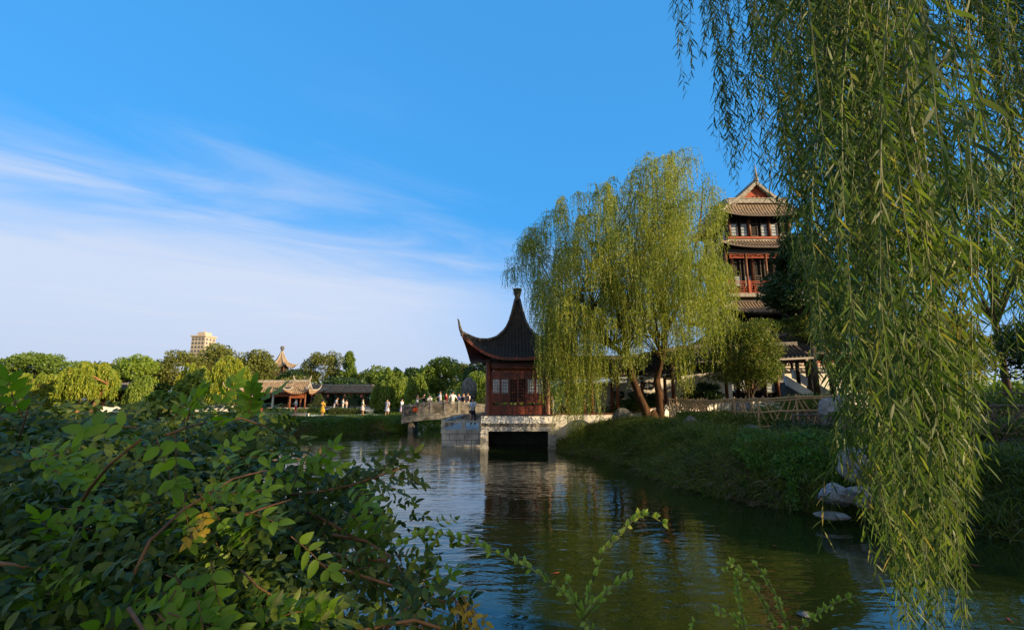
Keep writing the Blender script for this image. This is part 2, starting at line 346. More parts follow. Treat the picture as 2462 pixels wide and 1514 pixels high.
gx = np.concatenate([-np.geomspace(3000, 62, 30), np.arange(-60, 40.01, 0.42), np.geomspace(42, 3000, 30)])
gy = np.concatenate([[-3000, -1200, -400, -150, -60, -25, -12], np.arange(-6, 70.01, 0.42), np.geomspace(72, 3500, 40)])
GX, GY = np.meshgrid(gx, gy, indexing='ij'); GZ = hfun(GX, GY)
V = np.stack([GX, GY, GZ], -1).reshape(-1, 3); nx, ny = GX.shape
idx = np.arange(nx * ny).reshape(nx, ny); Fq = np.stack([idx[:-1, :-1], idx[1:, :-1], idx[1:, 1:], idx[:-1, 1:]], -1).reshape(-1, 4)
tag(link('ground', np_mesh('ground', V, 0, True, Fq), M['ground']), kind='structure')

wm = bpy.data.materials.new('pond_water'); wm.use_nodes = True; t = wm.node_tree; b = t.nodes['Principled BSDF']
b.inputs['Base Color'].default_value = (0.013, 0.022, 0.005, 1); b.inputs['Roughness'].default_value = 0.015; b.inputs['IOR'].default_value = 1.75
co = t.nodes.new('ShaderNodeTexCoord')
def wn(scale, sx, sy, det, rot=0.0):
    mp = t.nodes.new('ShaderNodeMapping'); mp.inputs['Scale'].default_value = (sx, sy, 1); mp.inputs['Rotation'].default_value = (0, 0, rot)
    t.links.new(co.outputs['Object'], mp.inputs[0]); n = t.nodes.new('ShaderNodeTexNoise'); n.inputs['Scale'].default_value = scale
    n.inputs['Detail'].default_value = det; n.inputs['Roughness'].default_value = 0.5; n.inputs['Distortion'].default_value = 0.4
    t.links.new(mp.outputs[0], n.inputs['Vector']); return n.outputs[0]
def wmth(op, a_, b_):
    n = t.nodes.new('ShaderNodeMath'); n.operation = op
    for i, v in enumerate((a_, b_)):
        if isinstance(v, (int, float)): n.inputs[i].default_value = v
        else: t.links.new(v, n.inputs[i])
    return n.outputs[0]
fine = wn(3.2, 0.55, 1.3, 3, 0.12); mid = wn(1.1, 0.6, 1.2, 2, -0.2); patch = wn(0.13, 1, 1.4, 2)
pr = t.nodes.new('ShaderNodeMapRange'); t.links.new(patch, pr.inputs[0])
for i, q in enumerate((0.38, 0.62, 0.35, 1.2)): pr.inputs[i + 1].default_value = q
hgt = wmth('MULTIPLY', wmth('ADD', wmth('MULTIPLY', fine, 0.62), wmth('MULTIPLY', mid, 0.9)), pr.outputs[0])
bp = t.nodes.new('ShaderNodeBump'); bp.inputs['Strength'].default_value = 1.0; bp.inputs['Distance'].default_value = 0.024
t.links.new(hgt, bp.inputs['Height']); t.links.new(bp.outputs[0], b.inputs['Normal'])
mb = MB(); mb.quad((-70, -5, 0), (40, -5, 0), (40, 75, 0), (-70, 75, 0)); mb.build('water', wm, kind='structure')

def drape(name, pts, width, m, lift=0.03, z=None):
    """a strip laid on the ground along a polyline"""
    mb = MB(); out_ = []
    for i in range(len(pts) - 1):
        a, b_ = Vector(pts[i]), Vector(pts[i + 1]); n = max(2, int((b_ - a).length / 0.4))
        out_ += [a.lerp(b_, k / n) for k in range(n)]
    out_.append(Vector(pts[-1])); L = []
    for i, p in enumerate(out_):
        d = (out_[min(i + 1, len(out_) - 1)] - out_[max(0, i - 1)]).normalized(); s_ = Vector((-d.y, d.x)); row = []
        for k in (-1, -0.33, 0.33, 1):
            q = p + s_ * (k * width / 2 * (1 + 0.08 * math.sin(i * 0.9))); row.append((q.x, q.y, (hz_(q.x, q.y) if z is None else z) + lift))
        L.append(row)
    for i in range(len(L) - 1):
        for k in range(3): mb.quad(L[i][k], L[i][k + 1], L[i + 1][k + 1], L[i + 1][k])
    return mb.build(name, m, kind='structure')
drape('garden_path', [(-30, 51), (-20, 49.5), (-12, 48.5), (-9, 45.5), (-9.6, 41)], 1.8, M['path'], 0.04)
drape('earth_path', [(7.6, 17.5), (9.5, 15.6), (12.2, 15.2), (14.5, 13.6), (17.5, 11.0)], 1.9, M['dirt_path'], 0.03)

# ---------------------------------------------------------------- roofs
def rolls(mb, P, Lf, step, amax, h=0.35, nv=9, wfrac=0.5, v0=0.0, v1=1.0):
    """half-round tile rolls running down a roof side; P(s, v) the surface, Lf(v) its half length"""
    k = int(amax / step)
    for i in range(-k, k + 1):
        a = i * step; vs = [v0 + (v1 - v0) * j / nv for j in range(nv + 1)]; vs = [v for v in vs if abs(a) <= Lf(v) * 1.0]
        if len(vs) < 2: continue
        row = []
        for v in vs:
            L = Lf(v); e = step * wfrac / 2 / L
            s_ = a / L; p0 = Vector(P(max(-1, s_ - e), v)); p1 = Vector(P(min(1, s_ + e), v)); pm = Vector(P(s_, v)) + Vector((0, 0, step * h))
            q0 = p0.lerp(p1, 0.18) + Vector((0, 0, step * h * 0.7)); q1 = p0.lerp(p1, 0.82) + Vector((0, 0, step * h * 0.7))
            row.append([p0 + Vector((0, 0, -.01)), q0, pm, q1, p1 + Vector((0, 0, -.01))])
        base = len(mb.v)
        for r in row: mb.v += [tuple(q) for q in r]
        for j in range(len(row) - 1):
            for c in range(4):
                x = base + j * 5 + c; mb.f.append((x, x + 5, x + 6, x + 1))
        mb.f.append((base, base + 1, base + 2, base + 3, base + 4)); x = base + (len(row) - 1) * 5; mb.f.append((x + 4, x + 3, x + 2, x + 1, x))
def rotk(p, k):
    x, y, z = p
    return ((x, y, z), (-y, x, z), (-x, -y, z), (y, -x, z))[k]
def skirt(root_name, mats, parent, inner, outer, zi, zo, curve=1.5, lift=0.4, tip=0.25, step=0.25, th=0.12, horn=0.5, rr=0.08, nu=20, nv=7, pw=4, sides=(0, 1, 2, 3), sp=3):
    """four-sided roof skirt with upturned corners: roof > ridge x4, soffit"""
    mt, mr_, ms = mats; tb, sb = MB(), MB(); Ps = {}
    for k in (0, 1, 2, 3):
        (wi, di), (wo, do) = (inner, outer) if k % 2 == 0 else (inner[::-1], outer[::-1])
        def P(s_, v, wi=wi, di=di, wo=wo, do=do, k=k):
            L = wo + (wi - wo) * v; D = do + (di - do) * v; c = abs(s_) ** pw * (1 - v) ** 2
            return rotk((s_ * L + math.copysign(1, s_) * tip * c, -(D + tip * c), zo + (zi - zo) * v ** curve + lift * abs(s_) ** sp * (1 - v) ** 2), k)
        Ps[k] = (P, lambda v, wi=wi, wo=wo: wo + (wi - wo) * v, wo)
    for k in sides:
        P, Lf, wo = Ps[k]
        tb.grid(lambda u, v: P(2 * u - 1, v), nu, nv)
        rolls(tb, P, Lf, step, wo)
        sb.grid(lambda u, v: tuple(np.array(P(2 * u - 1, v)) * (1, 1, 1) - (0, 0, th)), nu, nv, True)
        for j in range(nu):               # fascia
            a, b_ = Vector(P(2 * j / nu - 1, 0)), Vector(P(2 * (j + 1) / nu - 1, 0)); dz = Vector((0, 0, th))
            sb.quad(a - dz, b_ - dz, b_, a)
    roof = tb.build(root_name, mt, parent)
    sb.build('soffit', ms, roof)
    for k in sides:
        P = Ps[k][0]; rb = MB(); pts = [Vector(P(1, v)) + Vector((0, 0, rr * .6)) for v in np.linspace(1, 0, 9)]
        e = pts[-1]; d = (pts[-1] - pts[-2]); d.z = 0; d.normalize()
        pts += [e + d * horn * .35 + Vector((0, 0, horn * .35)), e + d * horn * .55 + Vector((0, 0, horn * .8)), e + d * horn * .6 + Vector((0, 0, horn * 1.15))]
        rb.tube(pts, [rr] * 9 + [rr * .8, rr * .6, rr * .35], 6); rb.build('hip_ridge', mr_, roof, True)
    return roof
def xieshan(name, mats, gmat, parent, a, b_, ze, zr, ga, gb, zm, lift=0.4, tip=0.25, step=0.25, horn=0.5, rr=0.09, lattice=None):
    """hip-and-gable roof, ridge along local x"""
    roof = skirt(name, mats, parent, (ga, gb), (a, b_), zm, ze, 1.3, lift, tip, step, horn=horn, rr=rr)
    tb = MB(); ov = 0.22
    for sg in (-1, 1):
        def P(s_, v, sg=sg): return (s_ * (ga + ov) * -sg, sg * gb * (1 - v), zm + (zr - zm) * (v ** 1.25))
        tb.grid(lambda u, v: P(2 * u - 1, v), 4, 8); rolls(tb, P, lambda v: ga + ov, step, ga + ov)
        tb.grid(lambda u, v: tuple(np.array(P(2 * u - 1, v)) - (0, 0, .08)), 4, 8, True)
    tb.build('upper_slope', mats[0], roof)
    rb = MB(); rb.beam((-ga - ov, 0, zr + .12), (ga + ov, 0, zr + .12), .2, .32)
    for sg in (-1, 1): rb.tube([(sg * (ga + ov - .15), 0, zr + .2), (sg * (ga + ov + .05), 0, zr + .45), (sg * (ga + ov + .12), 0, zr + .8)], [.12, .1, .05], 6)
    rb.build('main_ridge', mats[1], roof)
    for sg in (-1, 1):
        g = MB(); n = 8; x = sg * (ga - .12); zz = [zm + (zr - zm) * (v ** 1.25) for v in np.linspace(0, 1, n + 1)]
        for i in range(n):
            y0, y1 = gb * (1 - i / n), gb * (1 - (i + 1) / n)
            g.quad((x, -y0, zm - .3 if i == 0 else zz[0]), (x, y0, zm - .3 if i == 0 else zz[0]), (x, y0, zz[0]), (x, -y0, zz[0])) if i == 0 else None
            g.quad((x, -y0, zz[i] - .05), (x, y0, zz[i] - .05), (x, y1, zz[i + 1] - .05), (x, -y1, zz[i + 1] - .05))
        gobj = g.build('gable', gmat, roof)
        bb = MB()
        for sy in (-1, 1):
            for i in range(n):
                y0, y1 = sy * gb * (1 - i / n), sy * gb * (1 - (i + 1) / n); xx = sg * (ga + ov + .03)
                bb.beam((xx, y0, zz[i] - .1), (xx, y1, zz[i + 1] - .1), .07, .26)
                bb.beam((xx - sg * .08, y0 * .86, zz[i] - .18), (xx - sg * .08, y1 * .86, zz[i + 1] - .26), .06, .12)
        bb.build('barge_board', mats[1], roof)
    return roof
def lattice(mb, x0, x1, z0, z1, y, w=0.03, nx=4, seed=0):
    """rectilinear lattice in the x-z plane at y"""
    r = random.Random(seed); bx = lambda a, b_, c, d: mb.box(a, b_, y - w / 2, y + w / 2, c, d)
    bx(x0, x1, z0, z0 + w); bx(x0, x1, z1 - w, z1); bx(x0, x0 + w, z0 + w, z1 - w); bx(x1 - w, x1, z0 + w, z1 - w)
    h = z1 - z0; st = (x1 - x0) / nx; q = w * .7; y_ = 0.003
    for i in range(nx):
        a = x0 + st * i
        if i: mb.box(a - q / 2, a + q / 2, y - w * .4, y + w * .4, z0 + w, z0 + h * (.72 if i % 2 else .38)); 
        mb.box(a + q, a + st - q, y - w * .3, y + w * .3, z0 + h * (.36 if i % 2 else .64), z0 + h * (.36 if i % 2 else .64) + q)
        mb.box(a + st * .3, a + st * .3 + q, y - w * .35, y + w * .35, z0 + h * .36, z0 + h * .64)
    mb.box(x0 + w, x1 - w, y - w * .45, y + w * .45, z0 + h * .2, z0 + h * .2 + q); mb.box(x0 + w, x1 - w, y - w * .45, y + w * .45, z0 + h * .8, z0 + h * .8 + q)

# ---------------------------------------------------------------- pavilion on the water
PX, PY = 0.33, 28.0                      # centre
pav = empty('waterside_pavilion', (PX, PY + 1.0, 0), 'dark red square pavilion with steep black roof, standing on stone pillars in the pond', 'pavilion')
# local y = 0 is the centre of the square body; front wall at y = -1.8 (world 27.2 ...)
HB = 1.80
PF = -2.35                                # front edge of the platform
b_ = MB(); b_.box(-2.0, 2.0, PF, 2.6, 0.92, 1.19, .0); b_.build('platform_beam', M['stone'], pav)
b_ = MB(); b_.box(-2.03, 2.03, PF - .03, 2.63, 1.193, 1.34); b_.build('platform_slab', M['stone_panel'], pav)
pw = MB(); pw.box(-2.0, 2.0, PF, PF + .28, 1.343, 1.74)
pw.box(-2.0, -1.74, PF + .283, -HB - .05, 1.343, 1.74); pw.box(1.74, 2.0, PF + .283, -HB - .05, 1.343, 1.74); pw.build('parapet', M['plaster'], pav)
pw = MB(); pw.box(-2.05, 2.05, PF - .05, PF + .33, 1.743, 1.80); pw.build('parapet_coping', M['wood_dark'], pav)
for x in (-1.82, 1.82):
    for y in (PF + .22, 2.3):
        q = MB(); q.box(x - .2, x + .2, y - .2, y + .2, -1.0, .917); q.box(x - .23, x + .23, y - .23, y + .23, -1.0, .06); q.build('pillar', M['stone'], pav)
fl = MB(); fl.box(-HB - .05, HB + .05, -HB - .045, HB, 1.343, 1.46); fl.build('floor', M['stone_panel'], pav)
bk = MB(); bk.box(-2.0, 2.0, .8, 1.1, -.9, .915); bk.build('back_footing', M['stone_joint'], pav)
for sx in (-1, 1):
    for sy in (-1, 1):
        q = MB(); q.lathe([(.17, 1.46), (.19, 1.52), (.16, 1.62), (.15, 4.75), (.17, 4.86)], (sx * (HB - .15), sy * (HB - .15), 0), 12); q.build('column', M['wood_red'], pav, True)
def pav_wall(k):
    w = MB(); z0, z1 = 1.465, 4.80; yb = -HB + .16
    nd = 6; x0, x1 = -HB + .34, HB - .34; st = (x1 - x0) / nd
    fr = MB()
    fr.box(-HB + .3, HB - .3, yb - .05, yb + .05, 4.0, 4.14); fr.box(-HB + .3, HB - .3, yb - .05, yb + .05, 4.38, 4.62); fr.box(-HB + .3, HB - .3, yb - .05, yb + .05, z0, z0 + .14)
    fr.box(-HB + .30, x0, yb - .04, yb + .04, z0 + .14, 4.0); fr.box(x1, HB - .30, yb - .04, yb + .04, z0 + .14, 4.0)
    fr.v = [rotk(p, k) for p in fr.v]; frame = fr.build('wall_frame', M['wood_red'], pav)
    ft = MB(); lattice(ft, -HB + .36, HB - .36, 4.143, 4.377, yb, .03, 14); ft.v = [rotk(p, k) for p in ft.v]; ft.build('lintel_lattice', M['wood_orange'], frame)
    for i in range(nd):
        a, c = x0 + st * i + .008, x0 + st * (i + 1) - .008
        d = MB(); t_ = .05
        d.box(a, a + t_, yb - .03, yb + .03, z0 + .145, 3.995); d.box(c - t_, c, yb - .03, yb + .03, z0 + .145, 3.995)
        for zz in (z0 + .145, 2.25, 2.42, 3.72, 3.945): d.box(a + t_, c - t_, yb - .03, yb + .03, zz, zz + .05)
        d.box(a + t_, c - t_, yb - .012, yb + .012, z0 + .195, 2.25); d.box(a + t_, c - t_, yb - .012, yb + .012, 3.77, 3.945)
        # raised moulding on the lower board
        d.box(a + t_ + .05, c - t_ - .05, yb - .022, yb - .013, z0 + .30, 2.12)
        n = 3
        for j in range(1, n): d.box(a + t_ + (c - a - 2 * t_) * j / n - .009, a + t_ + (c - a - 2 * t_) * j / n + .009, yb - .02, yb + .0, 2.47, 3.72)
        for j in range(1, 7): d.box(a + t_, c - t_, yb - .024, yb - .004, 2.47 + 1.25 * j / 7 - .009, 2.47 + 1.25 * j / 7 + .009)
        d.v = [rotk(p, k) for p in d.v]; door = d.build('door', M['wood_red'], pav)
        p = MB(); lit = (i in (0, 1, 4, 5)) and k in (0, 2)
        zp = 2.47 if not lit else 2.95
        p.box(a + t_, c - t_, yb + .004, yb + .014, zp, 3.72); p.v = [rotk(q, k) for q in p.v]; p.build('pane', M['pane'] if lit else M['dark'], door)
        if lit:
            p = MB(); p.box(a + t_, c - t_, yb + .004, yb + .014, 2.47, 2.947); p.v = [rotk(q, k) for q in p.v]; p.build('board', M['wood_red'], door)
    e = MB(); e.beam((-HB, yb, 4.72), (HB, yb, 4.72), .14, .2)
    for i in range(9): e.box(-HB + .2 + i * .41, -HB + .3 + i * .41, yb - .5, yb - .07, 4.70, 4.79)
    e.v = [rotk(p, k) for p in e.v]; e.build('eave_beam', M['wood_dark'], pav)
for k in range(4): pav_wall(k)
# roof from its measured profiles: hip line and centre line
hm_ = [(.12, 8.62), (.2, 8.25), (.42, 7.35), (.72, 6.62), (1.2, 6.12), (1.65, 5.9), (2.15, 5.84), (2.45, 5.95), (2.75, 6.12)]
cmn = [(.12, 8.62), (.3, 7.7), (.6, 6.75), (1.0, 6.0), (1.5, 5.48), (2.0, 5.17), (2.75, 4.86)]
hx, hzv = zip(*hm_); cxv, czv = zip(*cmn)
MO, MI = 2.75, .12
def PR(s_, v):
    m = MO + (MI - MO) * v; t_ = abs(s_) ** 3.2; z = np.interp(m, cxv, czv) * (1 - t_) + np.interp(m, hx, hzv) * t_
    c = .30 * abs(s_) ** 5 * max(0, (m - 1.2) / 1.55) ** 2
    return (s_ * m + math.copysign(c, s_), -(m + c), float(z))
tb, sb = MB(), MB()
for k in range(4):
    Pk = lambda s_, v, k=k: rotk(PR(s_, v), k)
    tb.grid(lambda u, v: Pk(2 * u - 1, v), 28, 22); rolls(tb, Pk, lambda v: MO + (MI - MO) * v, .19, MO, .42, 20, .55)
    def SO(u, v, k=k):
        p = PR(2 * u - 1, v * .42); return rotk((p[0], p[1], p[2] - .17 - .25 * v), k)
    sb.grid(SO, 28, 6, True)
    for j in range(28):
        a, c = Vector(Pk(2 * j / 28 - 1, 0)), Vector(Pk(2 * (j + 1) / 28 - 1, 0)); sb.quad(a - Vector((0, 0, .17)), c - Vector((0, 0, .17)), c, a)
proof = tb.build('roof', M['tile'], pav); sb.build('soffit', M['wood_red'], proof)
for k in range(4):
    rb = MB(); pts = []
    for v in np.linspace(1, 0, 16): pts.append(Vector(rotk(PR(1, v), k)) + Vector((0, 0, .05)))
    d = (pts[-1] - pts[-2]); d.z = 0; d.normalize(); e = pts[-1]
    pts += [e + d * .10 + Vector((0, 0, .18)), e + d * .17 + Vector((0, 0, .38)), e + d * .22 + Vector((0, 0, .58)), e + d * .29 + Vector((0, 0, .72))]
    rb.tube(pts, [.07] * 4 + [.085] * 8 + [.10] * 4 + [.085, .065, .05, .03], 7)
    for i in range(9, 16):                # bulky layered tiles under the rising corner
        p = pts[i]; rb.tube([p - Vector((0, 0, .2)), p], [.05, .09], 5)
    rb.build('hip_ridge', M['ridge'], proof, True)
fb = MB(); fb.lathe([(.15, 8.5), (.22, 8.56), (.19, 8.66), (.15, 8.74), (.2, 8.9), (.24, 9.14), (.25, 9.2), (.28, 9.22), (.28, 9.28), (.02, 9.30)], (0, 0, 0), 14); fb.build('finial', M['ridge'], proof, True)

# landing stage in front of the pavilion
lp = empty('stone_landing', (-2.8, 28, 0), 'low pale stone landing with short slab railings, left of the dark red pavilion', 'landing')
q = MB(); q.box(-1.22, 1.17, .0, 12.3, .72, .93); q.build('deck', M['stone'], lp)
q = MB(); q.box(-1.17, 1.17, .05, 12.2, -1.0, .717); q.build('base', M['stone'], lp)
q = MB()
for z in (.34,): q.box(-1.175, 1.172, .044, .05, z, z + .02)
for x in (-.35, .5): q.box(x, x + .02, .043, .05, .0, .34)
for x in (.1, -.75, .9): q.box(x, x + .02, .043, .05, .36, .717)
q.build('joint', M['stone_joint'], lp)
for (x, y) in ((-1.1, .15), (-1.1, 3.2), (-1.1, 6.2), (-1.1, 9.2), (-1.1, 12.0), (.05, .15), (1.02, .15)):
    q = MB(); q.box(x - .11, x + .11, y - .11, y + .11, .933, 1.47, .03); q.build('post', M['stone'], lp)
for a, c in (((-.99, .15), (-.06, .15)), ((.16, .15), (.91, .15)), ((-1.1, .26), (-1.1, 3.09)), ((-1.1, 3.31), (-1.1, 6.09)), ((-1.1, 6.31), (-1.1, 9.09)), ((-1.1, 9.31), (-1.1, 11.89))):
    q = MB(); q.beam((*a, 1.36), (*c, 1.36), .16, .12); q.build('rail', M['stone'], lp)

# ---------------------------------------------------------------- arched stone bridge
BL, BR, BY = -8.9, -2.0, 41.0
br = empty('stone_bridge', (0, BY, 0), 'low arched stone bridge with panel railings, crowded with people, left of the pavilion', 'bridge')
def bz(x): t_ = (x - BL) / (BR - BL); return 1.12 + .42 * math.sin(math.pi * min(1, max(0, t_ * .9 + .03))) ** .8
xs = np.linspace(BL, BR, 15)
q = MB()
for i in range(14):
    x0, x1 = xs[i], xs[i + 1]; q.hexa([(x0, -1.3, bz(x0) - .12), (x1, -1.3, bz(x1) - .12), (x1, 1.3, bz(x1) - .12), (x0, 1.3, bz(x0) - .12), (x0, -1.3, bz(x0)), (x1, -1.3, bz(x1)), (x1, 1.3, bz(x1)), (x0, 1.3, bz(x0))])
q.build('deck', M['stone_old'], br)
for sy in (-1, 1):
    q = MB()
    for i in range(14):
        x0, x1 = xs[i], xs[i + 1]; y0, y1 = sy * 1.14 - .12, sy * 1.14 + .12
        q.hexa([(x0, y0, bz(x0) - .5), (x1, y0, bz(x1) - .5), (x1, y1, bz(x1) - .5), (x0, y1, bz(x0) - .5), (x0, y0, bz(x0) - .123), (x1, y0, bz(x1) - .123), (x1, y1, bz(x1) - .123), (x0, y1, bz(x0) - .123)])
    q.build('side_beam', M['stone_old'], br)
for x in (-8.2, -5.2, -2.6):
    q = MB(); q.box(x - .2, x + .2, -1.0, 1.0, -1, bz(x) - .503); q.build('pier', M['stone_panel'], br)
pp = [BL + .1 + i * 1.13 for i in range(7)]
for sy in (-1, 1):
    for i, x in enumerate(pp):
        q = MB(); q.box(x - .1, x + .1, sy * 1.15 - .1, sy * 1.15 + .1, bz(x) + .003, bz(x) + .95, .02); q.box(x - .07, x + .07, sy * 1.15 - .07, sy * 1.15 + .07, bz(x) + .95, bz(x) + 1.02, .02); q.build('post', M['stone_old'], br)
        if i < 6:
            x1 = pp[i + 1]; a, c = x + .11, x1 - .11; q = MB()
            q.hexa([(a, sy * 1.15 - .05, bz(a) + .01), (c, sy * 1.15 - .05, bz(c) + .01), (c, sy * 1.15 + .05, bz(c) + .01), (a, sy * 1.15 + .05, bz(a) + .01), (a, sy * 1.15 - .05, bz(a) + .74), (c, sy * 1.15 - .05, bz(c) + .74), (c, sy * 1.15 + .05, bz(c) + .74), (a, sy * 1.15 + .05, bz(a) + .74)])
            q.build('rail_panel', M['stone_panel'], br)
            q = MB(); q.beam((a, sy * 1.15, bz(a) + .84), (c, sy * 1.15, bz(c) + .84), .13, .1)
            for f_ in (.25, .75): q.box(a + (c - a) * f_ - .05, a + (c - a) * f_ + .05, sy * 1.15 - .05, sy * 1.15 + .05, bz(a + (c - a) * f_) + .70, bz(a + (c - a) * f_) + .80)
            q.build('handrail', M['stone_old'], br)

# ---------------------------------------------------------------- four-storey tower behind the garden
TX, TY = 22.65, 45.0
def tz(py, Yd): return at(1815, py, Yd).z
tw = empty('garden_tower', (TX, TY, 0), 'four-storey brown timber tower with stacked tiled roofs, red gable and red balcony', 'tower', rz=-math.pi / 2)
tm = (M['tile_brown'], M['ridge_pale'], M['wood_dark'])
GZ0 = 1.6
zE4, zM4, zR4 = tz(516, 41.2), tz(490, 42.2), tz(437, 42.1)
xieshan('top_roof', tm, M['wood_rail'], tw, 3.75, 3.75, zE4, zR4, 2.75, 2.75, zM4, .45, .25, .27, .5, .10)
q = MB()
for k in range(4):
    s_ = MB(); s_.box(-2.7, 2.7, -2.98, -2.8, zM4 + .02, zM4 + .42); s_.box(-2.75, 2.75, -3.02, -2.77, zM4 + .423, zM4 + .50)
    s_.v = [rotk(p, k) for p in s_.v]; s_.build('ridge_band', M['ridge_pale'], tw)
q = MB(); q.lathe([(.2, zR4), (.24, zR4 + .25), (.13, zR4 + .35), (.16, zR4 + .7), (.07, zR4 + .8), (.08, zR4 + 1.1), (.02, zR4 + 1.7)], (3.0, 0, 0), 8); q.build('ridge_finial', M['ridge_pale'], tw)
# red carved scroll on the front gable
q = MB()
for sg in (-1, 1): q.tube([(2.72, sg * (.1 + .16 * j), zM4 + .52 + .28 * math.cos(j * .9) ** 2 - .03 * j) for j in range(6)], [.07, .09, .08, .07, .06, .03], 6)
q.build('gable_carving', M['wood_orange'], tw)
def storey(z0, z1, hb, npost, pane_lo, pane_hi, lit=(1, 2, 4, 5), name='storey'):
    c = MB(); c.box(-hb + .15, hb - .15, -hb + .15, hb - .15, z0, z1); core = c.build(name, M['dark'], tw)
    bm_ = MB(); bm_.box(-hb - .02, hb + .02, -hb - .02, hb + .02, z1 - .45, z1 - .02); bm_.build('beam', M['wood_dark'], core)
    for k in range(4):
        for i in range(npost + (1 if k in (1, 3) else 0)):
            x = -hb + 2 * hb * i / npost
            if i == npost and False: continue
            q = MB(); q.lathe([(.14, z0), (.14, z1 - .46)], (x, -hb, 0), 8); q.v = [rotk(p, k) for p in q.v]
            if i in (0, npost) and k in (0, 2): continue
            q.build('post', M['post_brown'], core, True)
        for i in range(npost * 2):
            a = -hb + 2 * hb * i / (npost * 2) + .14; c_ = -hb + 2 * hb * (i + 1) / (npost * 2) - .14
            q = MB(); fr = .06
            for (xa, xb, za, zb) in ((a, a + fr, z0 + .05, z1 - .47), (c_ - fr, c_, z0 + .05, z1 - .47), (a + fr, c_ - fr, z0 + .05, z0 + .12), (a + fr, c_ - fr, pane_lo - .08, pane_lo), (a + fr, c_ - fr, pane_hi, pane_hi + .08)):
                q.box(xa, xb, -hb + .03, -hb + .12, za, zb)
            for j in range(1, 4): q.box(a + fr, c_ - fr, -hb + .05, -hb + .085, pane_lo + (pane_hi - pane_lo) * j / 4, pane_lo + (pane_hi - pane_lo) * j / 4 + .03)
            q.v = [rotk(p, k) for p in q.v]; w = q.build('window', M['wood_dark'], core)
            q = MB(); q.box(a + fr, c_ - fr, -hb + .09, -hb + .11, pane_lo, pane_hi); q.v = [rotk(p, k) for p in q.v]
            q.build('pane', M['pane'] if (i % 3) != 2 else M['dark'], w)
    return core
z3b, z3t = tz(570, 42), tz(508, 42.5)
storey(z3b, z3t, 2.75, 3, z3b + .25, z3b + 1.35, name='top_storey')
q = MB(); q.box(-3.15, 3.15, -3.15, 3.15, z3b - .16, z3b - .003); q.build('sill_band', M['wood_rail'], tw)
q = MB(); q.box(-3.05, 3.05, -3.05, 3.05, tz(577, 42) - .25, z3b - .163); q.build('ridge_course', M['ridge_pale'], tw)
skirt('third_roof', tm, tw, (2.95, 2.95), (4.0, 4.0), tz(577, 42), tz(592, 41), 1.2, .45, .2, .27, horn=.4, rr=.09)
z2b, z2t = tz(706, 41.6), tz(590, 42.2)
storey(z2b, z2t - .1, 2.75, 3, z2b + .9, z2b + 1.75, name='third_storey')
q = MB(); q.box(-3.7, 3.7, -3.7, 3.7, z2b - .32, z2b - .003); q.build('balcony_slab', M['ridge_pale'], tw)
q = MB(); q.box(-3.3, 3.3, -3.3, 3.3, tz(727, 41.5), z2b - .323); q.build('balcony_beam', M['wood_dark'], tw)
for k in range(4):
    for i in range(5):
        x = -3.55 + 7.1 * i / 4
        if i < 4:
            q = MB(); q.box(x - .09, x + .09, -3.64, -3.46, z2b, z2b + 1.22); q.v = [rotk(p, k) for p in q.v]; q.build('balcony_post', M['wood_rail'], tw)
            q = MB(); lattice(q, x + .1, x + 1.775 - .1, z2b + .06, z2b + 1.1, -3.55, .06, 4, i); q.v = [rotk(p, k) for p in q.v]; q.build('balcony_lattice', M['wood_rail'], tw)
        if i < 4:
            q = MB(); q.lathe([(.11, z2b), (.11, z2t - .5)], (x + .02, -3.3, 0), 8); q.v = [rotk(p, k) for p in q.v]; q.build('veranda_post', M['post_brown'], tw, True)
    q = MB(); lattice(q, -3.2, 3.2, z2t - 1.35, z2t - .95, -3.32, .05, 16, 2); q.v = [rotk(p, k) for p in q.v]; q.build('hanging_lattice', M['wood_rail'], tw)
q = MB(); q.box(-3.45, 3.45, -3.45, 3.45, z2t - .93, z2t - .55); q.build('veranda_beam', M['wood_dark'], tw)
skirt('second_roof', tm, tw, (3.3, 3.3), (4.5, 4.5), tz(728, 41.7), tz(750, 40.5), 1.2, .5, .2, .27, horn=.4, rr=.09)
z1b, z1t = tz(845, 41), tz(752, 41)
storey(z1b, z1t, 3.1, 3, z1b + .8, z1b + 2.0, name='second_storey')
skirt('first_roof', (M['tile'], M['ridge'], M['wood_dark']), tw, (3.2, 3.2), (7.2, 7.2), tz(785, 41.5), tz(850, 37.8), 1.25, .5, .25, .3, horn=.5, rr=.1)
storey(GZ0, tz(850, 38) + .6, 5.4, 5, GZ0 + 1.6, GZ0 + 2.6, name='ground_storey')

